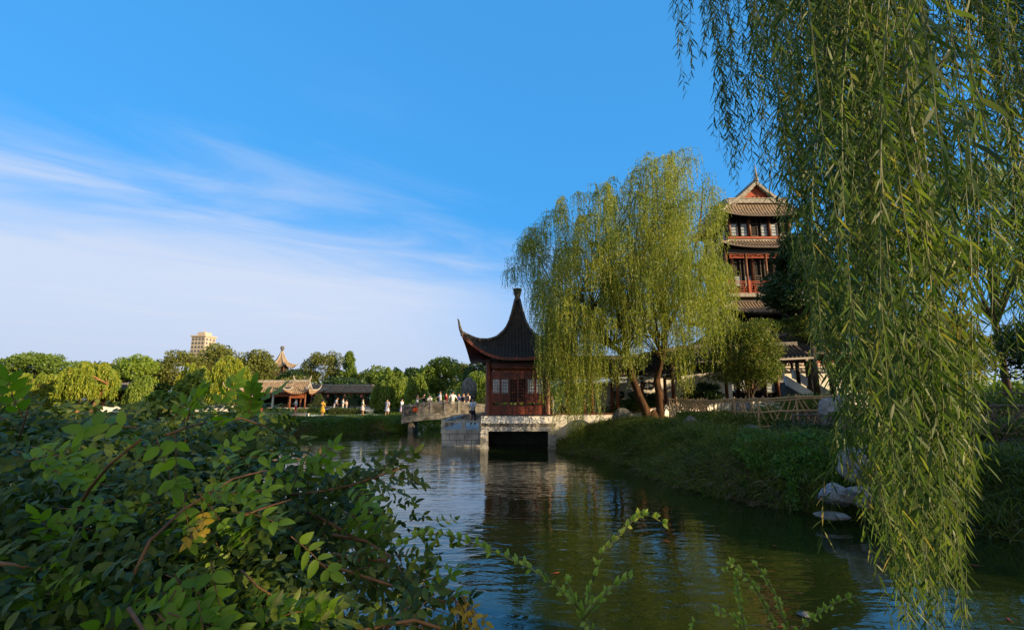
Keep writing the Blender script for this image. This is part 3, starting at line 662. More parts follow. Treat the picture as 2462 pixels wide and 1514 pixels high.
# ---------------------------------------------------------------- covered galleries
def gallery(name, label, line, hw, ridge_h, mats, roofstep=.3, back=None, posts=(), floor=None):
    """line: list of (x, y, z_eave) of the centre line"""
    g = empty(name, (line[0][0], line[0][1], 0), label, 'gallery'); O = Vector(g.location); tb = MB(); sb = MB()
    rb = MB()
    for i in range(len(line) - 1):
        a, c = Vector(line[i]) - O, Vector(line[i + 1]) - O; d = (c - a); d2 = Vector((d.x, d.y, 0)).normalized(); n_ = Vector((d2.y, -d2.x, 0))
        for sg in (1, -1):
            def P(s_, v, sg=sg): 
                p = a.lerp(c, (s_ * sg + 1) / 2) + n_ * (sg * hw * (1 - v)); p.z += ridge_h * v ** 1.3; return tuple(p)
            tb.grid(lambda u, v: P(2 * u - 1, v), 2, 6); L = d.length / 2; rolls(tb, P, lambda v: L, roofstep, L - roofstep * .4, .4, 6)
            sb.grid(lambda u, v: tuple(np.array(P(2 * u - 1, v)) - (0, 0, .1)), 2, 6, True)
            sb.beam(Vector(P(-1, 0)) - Vector((0, 0, .06)), Vector(P(1, 0)) - Vector((0, 0, .06)), .04, .12)
            sb.beam(a + n_ * sg * hw * .7 - Vector((0, 0, .12)), c + n_ * sg * hw * .7 - Vector((0, 0, .12)), .12, .2)
        rb.beam(a + Vector((0, 0, ridge_h + .08)), c + Vector((0, 0, ridge_h + .08)), .18, .26)
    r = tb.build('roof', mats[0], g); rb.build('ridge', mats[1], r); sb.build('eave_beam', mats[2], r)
    return g, O
# waterside gallery climbing from the pavilion to the right
ga = [(2.2, 29.3, 4.0), (7.2, 29.6, 4.1), (11.2, 31.6, 4.95), (16.5, 32.6, 5.2), (19.8, 33.5, 5.4)]
gal, GO = gallery('waterside_gallery', 'covered gallery with dark tiled roof and brown posts rising right from the pavilion', ga, 1.25, .95, (M['tile'], M['ridge'], M['wood_dark']), .34)
wtop = [(2.2, 27.95, 1.77), (5.7, 28.0, 1.77), (7.2, 28.3, 1.85), (9.2, 29.2, 2.30), (11.2, 30.4, 2.46), (16.5, 31.5, 2.50), (17.5, 31.7, 2.5)]
wq, cq = MB(), MB()
for i in range(len(wtop) - 1):
    a, c = Vector(wtop[i]) - GO, Vector(wtop[i + 1]) - GO; dz = Vector((0, 0, 1)); n_ = Vector((0, .12, 0))
    if i == 0: a.x += .02
    wq.hexa([(a.x, a.y - .12, -.5), (c.x, c.y - .12, -.5), (c.x, c.y + .12, -.5), (a.x, a.y + .12, -.5), (a.x, a.y - .12, a.z), (c.x, c.y - .12, c.z), (c.x, c.y + .12, c.z), (a.x, a.y + .12, a.z)])
    cq.hexa([(a.x, a.y - .17, a.z + .003), (c.x, c.y - .17, c.z + .003), (c.x, c.y + .17, c.z + .003), (a.x, a.y + .17, a.z + .003), (a.x, a.y - .17, a.z + .065), (c.x, c.y - .17, c.z + .065), (c.x, c.y + .17, c.z + .065), (a.x, a.y + .17, a.z + .065)])
wo_ = wq.build('parapet', M['plaster'], gal); cq.build('coping', M['post_brown'], wo_)
def lerp_line(L, x):
    for i in range(len(L) - 1):
        if L[i][0] <= x <= L[i + 1][0]:
            f = (x - L[i][0]) / (L[i + 1][0] - L[i][0]); return tuple(L[i][k] + (L[i + 1][k] - L[i][k]) * f for k in range(3))
    return L[-1]
for i, (px_p, yo) in enumerate(((1362, 0), (1420, 0), (1482, 0), (1468, 1.9), (1595, 1.2), (1614, 0), (1741, 0), (1700, 1.9), (1540, 1.9), (1400, 1.9))):
    x = (px_p - 1231) / F * 28.5
    for _ in range(4): yw = lerp_line(wtop, x)[1] + yo; x = (px_p - 1231) / F * yw
    w_ = lerp_line(wtop, x); e_ = lerp_line(ga, x)
    q = MB(); zb = w_[2] + .066 if yo == 0 else 1.2; q.lathe([(.105, zb), (.10, e_[2] + .1)], (x - GO.x, yw - GO.y, 0), 10); q.build('post', M['post_brown'], gal, True)
for (xa, xb) in ((2.5, 4.5), (4.6, 6.9), (7.3, 11.0)):
    ya, yb2 = lerp_line(wtop, xa)[1], lerp_line(wtop, xb)[1]; za, zb = lerp_line(ga, xa)[2] - .2, lerp_line(ga, xb)[2] - .2
    q = MB(); lattice(q, 0, xb - xa, -.32, 0, 0, .03, 8, 3)
    q.v = [(xa - GO.x + p[0], ya - GO.y + (yb2 - ya) * p[0] / (xb - xa) + p[1] + .05, za + (zb - za) * p[0] / (xb - xa) + p[2]) for p in q.v]; q.build('hanging_lattice', M['pane'], gal)
# plaster screen wall climbing behind it, with fan and shell shaped windows
cw = empty('climbing_screen_wall', (6.0, 32.2, 0), 'white plaster screen wall with ornamental openings climbing behind the willow trunk', 'wall')
cl = [(-2.6, 1.2, 3.2), (0.5, 1.2, 3.7), (3.0, 1.4, 4.7), (5.8, 1.6, 5.7), (8.5, 1.8, 6.0)]
q, q2 = MB(), MB()
for i in range(len(cl) - 1):
    a, c = cl[i], cl[i + 1]; q.hexa([(a[0], 0, .5), (c[0], 0, .5), (c[0], .22, .5), (a[0], .22, .5), (a[0], 0, a[2]), (c[0], 0, c[2]), (c[0], .22, c[2]), (a[0], .22, a[2])])
    q2.beam((a[0], .11, a[2] + .06), (c[0], .11, c[2] + .06), .5, .1)
w_ = q.build('wall', M['plaster'], cw); q2.build('tile_coping', M['tile'], w_)
for (x, z, s_) in ((-1.1, 2.15, .36), (1.0, 2.9, .3), (3.0, 3.5, .3), (4.6, 4.2, .36), (6.6, 4.6, .3)):
    q = MB(); n = 20
    ring = [(x + s_ * 1.25 * math.cos(t_) * (1 - .12 * math.cos(4 * t_)), z + s_ * .8 * math.sin(t_) * (1 - .12 * math.cos(4 * t_))) for t_ in [2 * math.pi * j / n for j in range(n)]]
    i0 = len(q.v); q.v += [(a, -.02, b) for a, b in ring] + [(a, .0, b) for a, b in ring]; q.f.append(tuple(range(n))); q.f += [(j, (j + 1) % n, n + (j + 1) % n, n + j) for j in range(n)]
    wob = q.build('shaped_window', M['dark'], cw)
    q = MB(); q.tube([(a, -.03, b) for a, b in ring + ring[:1]], .035, 5); q.build('window_frame', M['tile'], wob)
    q = MB()
    for j in range(5): t_ = math.pi * j / 5; q.beam((x - s_ * 1.0 * math.cos(t_), -.035, z - s_ * .62 * math.sin(t_)), (x + s_ * 1.0 * math.cos(t_), -.035, z + s_ * .62 * math.sin(t_)), .02, .03)
    q.build('window_lattice', M['pane'], wob)
# round medallion on the parapet
q = MB(); e_ = Vector(lerp_line(wtop, 8.55)) - GO; q.lathe([(.28, 0), (.28, .03), (.2, .03), (.2, .045), (.02, .045)], (0, 0, 0), 20)
q.v = [(e_.x + p[0] * .7, e_.y - .12 - p[2], e_.z - .42 + p[1]) for p in q.v]; q.build('medallion', M['ridge'], gal)

# stair gallery at the right
S0 = at(1880, 905, 34.5); 
sg_ = empty('stair_gallery', (S0.x, S0.y, 0), 'roofed stairway with white sloping side walls and dark posts below the tower', 'stairway')
pA, pB = at(1905, 888, 35.5), at(2015, 952, 34.0); pC, pD = at(1888, 903, 34.0), at(1975, 956, 32.5); O = Vector(sg_.location)
for (a, c) in ((pA, pB), (pC, pD)):
    q = MB(); a_, c_ = a - O, c - O; q.hexa([(a_.x, a_.y - .12, a_.z - .62), (c_.x, c_.y - .12, c_.z - .62), (c_.x, c_.y + .12, c_.z - .62), (a_.x, a_.y + .12, a_.z - .62), (a_.x, a_.y - .12, a_.z), (c_.x, c_.y - .12, c_.z), (c_.x, c_.y + .12, c_.z), (a_.x, a_.y + .12, a_.z)])
    q.build('side_wall', M['plaster'], sg_)
q = MB(); ns = 11
for i in range(ns):
    f0, f1 = i / ns, (i + 1) / ns; a0, a1 = pC.lerp(pD, f0) - O, pC.lerp(pD, f1) - O; b0 = pA.lerp(pB, f0) - O; zt = a0.z - .45
    q.hexa([(a0.x + .1, a0.y + .14, .8), (a1.x + .1, a1.y + .14, .8), (a1.x + .3, b0.y - .14, .8), (a0.x + .3, b0.y - .14, .8), (a0.x + .1, a0.y + .14, zt), (a1.x + .1, a1.y + .14, zt), (a1.x + .3, b0.y - .14, zt), (a0.x + .3, b0.y - .14, zt)])
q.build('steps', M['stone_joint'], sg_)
for (px, y0, y1, Yd, r_) in ((1919, 842, 905, 34.6, .13), (1905, 842, 890, 35.8, .09), (1966, 842, 958, 32.6, .2), (2003, 850, 950, 33.4, .16), (1838, 850, 960, 33, .12)):
    a, c = at(px, y0, Yd) - O, at(px, y1, Yd) - O; q = MB(); q.lathe([(r_, c.z - .6), (r_, a.z + .3)], (c.x, c.y, 0), 10); q.build('post', M['wood_dark'], sg_, True)
q = MB(); a, c = at(1885, 867, 35.4) - O, at(2060, 880, 35.4) - O; lattice(q, a.x, c.x, c.z, a.z, a.y, .06, 18, 4); q.build('red_lattice', M['wood_rail'], sg_)
a, c = at(1884, 876, 36.2) - O, at(2075, 950, 36.2) - O; q = MB(); q.box(a.x, c.x + 1, a.y, a.y + .2, .6, a.z + .1); q.build('back_wall', M['plaster'], sg_)
e1, e2 = at(1862, 846, 33.0) - O, at(2075, 852, 33.0) - O
tb, sb = MB(), MB()
for sg in (1, -1):
    def P(s_, v, sg=sg):
        p = e1.lerp(Vector((e2.x, e1.y, e1.z)), (s_ * sg + 1) / 2); return (p.x, p.y + 1.9 - sg * 1.9 * (1 - v), p.z + 1.35 * v ** 1.25)
    tb.grid(lambda u, v: P(2 * u - 1, v), 2, 6); L = (e2.x - e1.x) / 2; rolls(tb, P, lambda v: L, .3, L - .1, .4, 7)
    sb.grid(lambda u, v: tuple(np.array(P(2 * u - 1, v)) - (0, 0, .12)), 2, 6, True); sb.beam(Vector(P(-1, 0)) - Vector((0, 0, .07)), Vector(P(1, 0)) - Vector((0, 0, .07)), .05, .12)
rf = tb.build('roof', M['tile'], sg_); sb.build('soffit', M['wood_dark'], rf)
q = MB(); q.beam((e1.x, e1.y + 1.9, e1.z + 1.42), (e2.x, e1.y + 1.9, e1.z + 1.42), .2, .28); q.build('ridge', M['ridge'], rf)

# ---------------------------------------------------------------- far shore buildings
FP = at(668, 975, 66.0); FP.z = 1.0
fm = (M['tile_brown'], M['ridge_pale'], M['post_brown'])
fh = empty('lakeside_hall', (FP.x, FP.y, 1.0), 'long low hall with brown tiled roof and pale upturned ridges on the far bank', 'hall')
def fz(py, Yd): return at(668, py, Yd).z - 1.0
ze_, zr_ = fz(943, 64.3), fz(919, 67)
xieshan('roof', fm, M['plaster'], fh, 5.0, 3.0, ze_, zr_, 3.1, 1.7, ze_ + (zr_ - ze_) * .42, .55, .3, .3, .6, .12)
for i, x in enumerate((-4.0, -2.3, .4, 2.5, 4.0)):
    for y in (-2.3, 2.3):
        q = MB(); q.lathe([(.17, 0), (.14, .15), (.14, ze_ - .1)], (x, y, 0), 8); q.build('column', M['plaster'] if x in (-2.3, .4) else M['post_brown'], fh, True)
q = MB(); q.box(-4.1, 4.1, -2.36, -2.2, ze_ - .55, ze_ - .12); q.build('beam', M['wood_orange'], fh)
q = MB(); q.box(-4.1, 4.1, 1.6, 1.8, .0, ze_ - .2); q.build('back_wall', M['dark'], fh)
q = MB(); q.box(-4.3, 4.3, -2.6, 2.6, -.3, .12); q.build('floor', M['stone'], fh)
for (a, c) in ((-3.8, -2.5), (-2.1, .2), (.7, 2.3), (2.7, 3.9)):
    q = MB(); q.box(a, c, -2.32, -2.2, .12, .55); q.build('bench_wall', M['wood_orange'], fh)
PO = at(722, 975, 62.5)
po = empty('entrance_porch', (PO.x, PO.y, 1.0), 'small porch with orange posts and upturned pale ridges at the right end of the hall', 'porch')
zpe = at(722, 946, 61.5).z - 1
xieshan('roof', fm, M['plaster'], po, 1.35, 1.3, zpe, zpe + 1.5, .8, .7, zpe + .8, .55, .25, .25, .6, .09)
for x in (-.95, .95):
    for y in (-.95, .95): q = MB(); q.lathe([(.11, 0), (.11, zpe)], (x, y, 0), 8); q.build('post', M['post_brown'], po, True)
q = MB(); q.box(-1.0, 1.0, -1.02, -.9, zpe - .55, zpe - .1); q.build('beam', M['wood_orange'], po)
q = MB(); q.box(-1.4, 1.4, -1.4, 1.4, -.3, .1); q.build('floor', M['stone'], po)
a, c = at(735, 943, 69), at(955, 943, 72)
gf, GO2 = gallery('far_gallery', 'long low open gallery with brown tiled roof, right of the lakeside hall', [(a.x, a.y, a.z), (c.x, c.y, c.z)], 1.2, .95, (M['tile_brown'], M['ridge_pale'], M['post_brown']), .32)
for i in range(7):
    p = Vector((a.x, a.y, 0)).lerp(Vector((c.x, c.y, 0)), (i + .5) / 7) - GO2
    for sy in (-.8, .8): q = MB(); q.lathe([(.1, .9), (.1, a.z)], (p.x, p.y + sy, 0), 8); q.build('post', M['post_brown'], gf, True)
for i in range(4):
    p = Vector((a.x, a.y - 1.2, a.z - .55)).lerp(Vector((c.x, c.y - 1.2, a.z - .55)), (.10, .27, .45, .63)[i])
    q = MB(); q.lathe([(.05, -.25), (.14, -.18), (.19, 0), (.14, .18), (.05, .25)], (0, 0, 0), 10); q.tube([(0, 0, .25), (0, 0, .5)], .01, 4)
    o = q.build('paper_lantern', cloth((0.55, 0.16, 0.12)), None, True); o.location = p
    tag(o, ('small red lantern under the far gallery eave, ' + ('nearest the porch', 'second from the porch', 'third from the porch', 'farthest from the porch')[i]), 'lantern', 'lanterns under the far gallery eave')
# pointed kiosk on its mound
K = at(675, 885, 112.0)
kk = empty('hilltop_kiosk', (K.x, K.y, 0), 'distant six-sided kiosk with a tall pointed pale roof above the trees', 'kiosk')
zk0, zk1, zk2 = at(675, 882, 110).z, at(675, 845, 112).z, at(675, 838, 112).z
n = 6; tb = MB(); rb = MB()
prof = [(3.0, 0), (2.2, .42), (1.5, 1.0), (1.0, 1.75), (.55, 2.7), (.2, zk1 - zk0)]
for k in range(n):
    t0, t1 = 2 * math.pi * k / n + .2, 2 * math.pi * (k + 1) / n + .2
    def P(u, v):
        r_ = np.interp(v * 5, range(6), [p[0] for p in prof]); z = np.interp(v * 5, range(6), [p[1] for p in prof]); cc = abs(2 * u - 1) ** 3 * (1 - v) ** 3
        a_ = Vector((math.cos(t0), math.sin(t0))) * (r_ + .5 * cc); b__ = Vector((math.cos(t1), math.sin(t1))) * (r_ + .5 * cc); p = a_.lerp(b__, u); return (p.x, p.y, zk0 + z + .6 * cc)
    tb.grid(P, 8, 10)
    pts = [Vector(P(0, v)) + Vector((0, 0, .06)) for v in np.linspace(1, 0, 9)]; pts.append(pts[-1] + Vector((math.cos(t0) * .35, math.sin(t0) * .35, .5))); rb.tube(pts, [.12] * 9 + [.05], 5)
kr = tb.build('roof', M['tile_brown'], kk); rb.build('hip_ridges', M['ridge_pale'], kr)
q = MB(); q.lathe([(.22, zk1 - .1), (.3, zk1 + .1), (.2, zk1 + .3), (.42, zk1 + .6), (.42, zk2 + .5), (.1, zk2 + .6)], (0, 0, 0), 10); q.build('finial', M['ridge'], kr)
q = MB(); q.lathe([(1.75, 3.0), (1.75, zk0 + .1)], (0, 0, 0), 6, rot=.2); q.build('wall', M['wood_dark'], kk)
for k in range(6):
    t0 = 2 * math.pi * k / 6 + .2; q = MB(); q.lathe([(.13, 3.0), (.13, zk0 + .3)], (2.05 * math.cos(t0), 2.05 * math.sin(t0), 0), 6); q.build('post', M['post_brown'], kk)
# dark tiled garden lodge at far left
L0 = at(283, 945, 66); lo = empty('garden_lodge', (L0.x, L0.y, 1.0), 'low dark lodge with a curved grey roof half hidden behind the left willows', 'lodge')
zl = at(283, 938, 64).z - 1; skirt('roof', (M['ridge'], M['ridge'], M['wood_dark']), lo, (1.6, .1), (3.0, 1.8), zl + 1.0, zl, .7, .1, .1, .3, horn=.1, rr=.08)
q = MB(); q.box(-2.4, 2.4, -1.3, 1.3, -.2, zl + .05); q.build('wall', M['wood_dark'], lo)
for x in (-1.2, .8): q = MB(); q.box(x - .35, x + .35, -1.33, -1.3, .2, 2.0); q.build('door', M['dark'], lo)

# low white garden walls of the far lawn
def lowwall(name, label, A, B, h, th=.25, group=None, m=None):
    a, c = Vector((A[0], A[1], 0)), Vector((B[0], B[1], 0)); L = (c - a).length; e = empty(name, a, label, 'wall', group, math.atan2(c.y - a.y, c.x - a.x))
    z = landh(np.array([(a.x + c.x) / 2]), np.array([(a.y + c.y) / 2]))[0]; q = MB(); q.box(0, L, -th / 2, th / 2, z - .5, z + h); q.build('wall', m or M['plaster'], e)
    q = MB(); q.box(-.05, L + .05, -th / 2 - .06, th / 2 + .06, z + h + .003, z + h + .07); q.build('coping', M['stone'], e)
A = lambda px, Yd: (at(px, 965, Yd).x, Yd)
lowwall('low_garden_wall', 'low white wall along the far lawn in front of the gallery', A(752, 64), A(968, 66), .75)
lowwall('low_garden_wall', 'low white wall running left of the lakeside hall', A(430, 64), A(588, 63.5), .75)
lowwall('low_garden_wall', 'short low white wall below the dark lodge at far left', A(246, 62), A(345, 63), .7)
lowwall('low_garden_wall', 'bright low white wall at the foot of the lakeside hall', A(648, 62.2), A(748, 62.4), .62)
lowwall('stone_kerb_wall', 'pale kerb wall beside the path on the grassy bank, left of the boy in red shorts', A(636, 47.5), A(742, 47.5), .14, .8, m=M['path'])

# tall apartment block on the skyline
HP = at(487, 842, 420.0); hb_ = empty('apartment_tower', (HP.x, HP.y, 0), 'tall cream apartment block on the skyline, behind the left trees', 'building', rz=R(-8))
zt = at(487, 811, 420).z; w2, d2 = 6.6, 6.0
m1 = mat('cream_render', (0.40, 0.34, 0.27), (0.50, 0.43, 0.34), .9, .1); m2 = mat('tower_glass', (0.10, 0.12, 0.14), rough=.3)
q = MB(); q.box(-w2, w2, -d2, d2, 0, zt); q.build('wall', m1, hb_)
q = MB(); q.box(-w2 - .8, w2 + .8, -d2 - .8, d2 + .8, zt + .05, zt + 1.2); q.build('roof_slab', m1, hb_)
q = MB(); q.box(-3, 4, -4, 4, zt + 1.25, zt + 4.2); q.build('roof_house', m1, hb_); q = MB(); q.tube([(0, 0, zt + 4.2), (0, 0, zt + 7)], .3, 5); q.build('mast', m1, hb_)
for i in range(9):
    z = zt - 3.2 - i * 3.4
    q = MB()
    for j in range(4): q.box(-w2 + .8 + j * 3.1, -w2 + 2.7 + j * 3.1, -d2 - .12, -d2 + .1, z, z + 2.0)
    q.build('window_row', m2, hb_)
    q = MB()
    for j in range(3): q.box(w2 - .1, w2 + .12, -d2 + 1 + j * 4, -d2 + 2.9 + j * 4, z, z + 2.0)
    q.build('window_row', m2, hb_)

# ---------------------------------------------------------------- rocks
def rock(name, label, loc, size, seed, m, group=None, sub=3, rz=0, rough=.35):
    bm = bmesh.new(); bmesh.ops.create_icosphere(bm, subdivisions=sub, radius=1); off = Vector((seed * 3.7, seed * 1.3, seed))
    for v in bm.verts:
        p = v.co.copy(); n_ = mnoise.noise(p * 1.1 + off) * .5 + mnoise.noise(p * 2.3 + off) * .28 + mnoise.noise(p * 5 + off) * .12
        r_ = mnoise.voronoi(p * 1.5 + off)[0]; s_ = 1 + rough * (n_ * 1.6 - (.5 - r_[0]) * .5)
        v.co = Vector((p.x * size[0], p.y * size[1], p.z * size[2])) * s_
    me = bpy.data.meshes.new(name); bm.to_mesh(me); bm.free(); o = link(name, me, m); o.location = loc; o.rotation_euler = (0, 0, rz)
    return tag(o, label, 'rock', group)
rock('garden_rock', 'large pale upright rock at the water edge behind the willow strands', at(2072, 1128, 11.9), (.50, .42, .56), 1, M['rock'], sub=4)
rock('garden_rock', 'pale flat rock at the waterline, left of the lower pair', at(2010, 1192, 11.2), (.36, .34, .21), 2, M['rock'], sub=4)
rock('garden_rock', 'pale flat rock at the waterline, right of the lower pair', at(2085, 1196, 11.0), (.42, .34, .22), 5, M['rock'], sub=4)
rock('garden_rock', 'thin wet rock ledge just above the water beneath the lower pair of rocks', at(2000, 1240, 10.8), (.34, .25, .08), 9, M['rock_dark'])
rock('garden_rock', 'jagged dark rock in front of the sunlit parapet beside the willow', at(1497, 1004, 26.6), (.55, .4, .5), 3, M['rock_dark'])
rock('garden_rock', 'mossy grey rock beside the earth path', at(1805, 1042, 17.4), (.38, .3, .3), 4, M['rock_dark'])
rock('garden_rock', 'small grey rock in the sunny grass below the bamboo fence', at(1660, 1016, 21.0), (.28, .22, .24), 6, M['rock_dark'])
rock('garden_rock', 'tall blue grey rock inside the fenced bed', at(2010, 1000, 18.2), (.62, .5, .72), 7, M['rock'])
rock('garden_rock', 'grey rock behind the young round tree trunk in the fenced bed', at(1782, 990, 22.0), (.5, .4, .45), 8, M['rock_dark'])
rock('garden_rock', 'upright grey rock among the willows behind the bridge', at(1128, 938, 50), (.8, .5, 1.3), 10, M['rock_dark'])
rock('garden_rock', 'low rock at the foot of the gallery beside the pavilion', at(1356, 982, 30.0), (.4, .3, .3), 12, M['rock_dark'])

# ---------------------------------------------------------------- bamboo fences
def fence(name, label, pts, h, m, npole, nrail=(.12, .62, .97), lean=.25, r_=.029, seed=1, group='bamboo fences round the garden beds'):
    rr_ = random.Random(seed); e = empty(name, (pts[0][0], pts[0][1], hz_(*pts[0])), label, 'fence', group); O = Vector(e.location)
    cum = [0]
    for i in range(len(pts) - 1): cum.append(cum[-1] + (Vector(pts[i + 1]) - Vector(pts[i])).length)
    def pt(s_, z):
        d = s_ * cum[-1]
        for i in range(len(pts) - 1):
            if d <= cum[i + 1] + 1e-6:
                p = Vector(pts[i]).lerp(Vector(pts[i + 1]), (d - cum[i]) / (cum[i + 1] - cum[i])); break
        else: p = Vector(pts[-1])
        return Vector((p.x, p.y, hz_(p.x, p.y) + z)) - O
    for fz_ in nrail:
        q = MB(); k = max(6, npole // 2); q.tube([pt(j / k, h * fz_ + rr_.uniform(-.02, .02)) + Vector((0, -.03, 0)) for j in range(k + 1)], r_ * 1.15, 6); q.build('rail', m, e)
    ds = lean * h / cum[-1]
    for i in range(npole):
        s_ = (i + rr_.uniform(.2, .8)) / npole; dr = rr_.choice((-1, 1, 1)) * ds * rr_.uniform(.6, 1.3) * (0 if i % 7 == 0 else 1)
        q = MB(); q.tube([pt(min(1, max(0, s_ - dr)), -.1), pt(min(1, max(0, s_)), h * .5), pt(min(1, max(0, s_ + dr)), h * rr_.uniform(.98, 1.08))], r_ * rr_.uniform(.7, 1.1) * (1.5 if i % 7 == 0 else 1), 5); q.build('pole', m, e)
    return e
g1 = [(A(1622, 25.5)), (A(1720, 22.5)), (A(1820, 19.8)), (A(1930, 19.0)), (A(2075, 18.4))]
fence('bamboo_fence', 'sunlit bamboo fence from the willow to the tall rock bed', g1, 1.25, M['bamboo'], 46, (.1, .55, .9, .97), seed=3)
fence('bamboo_fence', 'close-set dark bamboo fence leaning against the white parapet', [A(1606, 27.3), A(1700, 27.0)], 1.1, M['bamboo_dark'], 34, seed=4)
fence('bamboo_fence', 'low dark fence with a sagging rail on the near side of the earth path', [A(1900, 17.4), A(1985, 16.2), A(2090, 14.8), A(2200, 13.8)], .8, M['bamboo_dark'], 30, (.5, .9), seed=5)
fence('bamboo_fence', 'upper bamboo fence at the right edge of the garden', [A(2150, 20.5), A(2300, 19.5), A(2560, 18.5)], 1.5, M['bamboo_dark'], 30, (.3, .6, .95), seed=6, lean=.4)
fence('bamboo_fence', 'lower bamboo fence at the right edge of the garden, above the grassy bank', [A(2180, 15.8), A(2320, 15.0), A(2560, 14.0)], 1.2, M['bamboo_dark'], 26, (.3, .95), seed=7, lean=.4)

# ---------------------------------------------------------------- trees
def crown_leaves(c, ax, nclump, nleaf, ls, aspect=.6, rc=.36, seed=0, flat=.75, shell=.55, fn=None, up=0.0):
    r_ = np.random.default_rng(seed); d = unit(r_.normal(size=(nclump, 3))); rad = shell + (1 - shell) * r_.random(nclump) ** .6
    d[:, 2] = np.where(d[:, 2] < -.88, -d[:, 2], d[:, 2])
    cc = d * rad[:, None] * (1 - rc * .7)
    if fn is not None: cc = fn(cc, r_)
    sz = rc * (.6 + .7 * r_.random(nclump)); per = (sz ** 2 / (sz ** 2).sum() * nleaf).astype(int) + 3
    P = []; 
    for i in range(nclump):
        e = unit(r_.normal(size=(per[i], 3))); q = (.72 + .33 * r_.random(per[i]) + .12 * np.sin(e[:, 0] * 7 + i) * np.sin(e[:, 1] * 6))[:, None]
        P.append(cc[i] + e * q * sz[i] * np.array([1, 1, flat]))
    P = np.concatenate(P); keep = r_.random(len(P)) < np.clip(1.25 - np.abs(P).max(1) * .25, .4, 1); P = P[keep]
    n = len(P); W_ = P * np.array(ax) + np.array(c); D = unit(r_.normal(size=(n, 3)) + np.array([0, 0, up])); L = ls * (.6 + .8 * r_.random(n))
    return leaf_quads(W_, D, L, L * aspect, unit(r_.normal(size=(n, 3)))), cc * np.array(ax) + np.array(c)
def limb_tubes(mb, base, tops, r0, seed, n=7, split=.45):
    r_ = random.Random(seed)
    for tp in tops:
        a, c = Vector(base), Vector(tp); pts = []
        for i in range(6):
            f = i / 5; p = a.lerp(c, f); p.z = a.z + (c.z - a.z) * f ** .8
            if 0 < i < 5: p += Vector((r_.uniform(-1, 1), r_.uniform(-1, 1), 0)) * r0 * .9
            pts.append(p)
        mb.tube(pts, [r0 * (.62 - .5 * i / 5) for i in range(6)], n)
def tree(label, pl, pr, ptop, pbot, Yd, m, nclump=34, nleaf=7000, ls=.32, name='broadleaf_tree', seed=1, rc=.36, flat=.75, depth=1.0, trunk=None, fn=None, group=None, bark='bark_dark', aspect=.6, cat='tree', basez=None, shell=.55):
    a, c = at(pl, (ptop + pbot) / 2, Yd), at(pr, (ptop + pbot) / 2, Yd); zt, zb = at((pl + pr) / 2, ptop, Yd).z, at((pl + pr) / 2, pbot, Yd).z
    cx = (a.x + c.x) / 2; gz_ = hz_(cx, Yd) if basez is None else basez
    e = empty(name, (cx, Yd, gz_), label, cat, group); O = np.array([cx, Yd, gz_])
    rw = (c.x - a.x) / 2; cen = np.array([cx, Yd, (zt + zb) / 2]); ax = (rw, rw * depth, (zt - zb) / 2)
    Q, cc = crown_leaves(cen - O, ax, nclump, nleaf, ls, aspect, rc, seed, flat, shell, fn)
    link('crown', np_mesh('crown', Q, 4), m, e)
    q = MB(); r0 = trunk or max(.12, rw * .07); zf = max(.5, (zb - gz_) * .8)
    q.tube([(0, 0, -.3), (.03, 0, zf * .5), (0, .03, zf)], [r0 * 1.25, r0 * .95, r0 * .85], 8)
    idx = np.argsort(-cc[:, 2])[::max(1, len(cc) // 9)][:9]
    limb_tubes(q, (0, .03, zf), [tuple(cc[i]) for i in idx], r0, seed); q.build('trunk', M[bark], e, True)
    return e
def strand_leaves(S, n_per, L, lw, r_, spread=.5, curve=None):
    """S: list of (points (k,3)); leaves every step along each strand"""
    out_ = []
    for pts in S:
        k = len(pts) - 1; d = np.linalg.norm(np.diff(pts, axis=0), axis=1); tot = d.sum(); m_ = max(3, int(tot * n_per)); s_ = (np.arange(m_) + r_.random(m_)) / m_ * k
        i = np.minimum(s_.astype(int), k - 1); f = (s_ - i)[:, None]; P = pts[i] * (1 - f) + pts[i + 1] * f; T = unit(pts[i + 1] - pts[i])
        D = unit(T + r_.normal(size=(m_, 3)) * spread + np.array([0, 0, -.25])); ll = L * (.6 + .7 * r_.random(m_))
        out_.append(leaf_quads(P, D, ll, lw * (.7 + .6 * r_.random(m_)), unit(r_.normal(size=(m_, 3)))))
    return np.concatenate(out_)
def hang(o, out_dir, out_len, drop, r_, k=7, wob=.05):
    """a willow switch: rises out from o then hangs"""
    f = np.linspace(0, 1, k)[:, None]; h = 1 - (1 - np.minimum(f * 2.2, 1)) ** 2
    p = o + np.array([out_dir[0], out_dir[1], 0]) * out_len * h + np.array([0, 0, 1.0]) * (out_len * .25 * np.sin(np.minimum(f * 3, np.pi * .5)) - drop * f ** 1.25)
    w_ = r_.normal(size=2) * wob * drop
    return p + np.concatenate([w_[0] * f ** 2, w_[1] * f ** 2, 0 * f], 1) + r_.normal(size=(k, 3)) * .02 * drop * np.array([1, 1, 0])
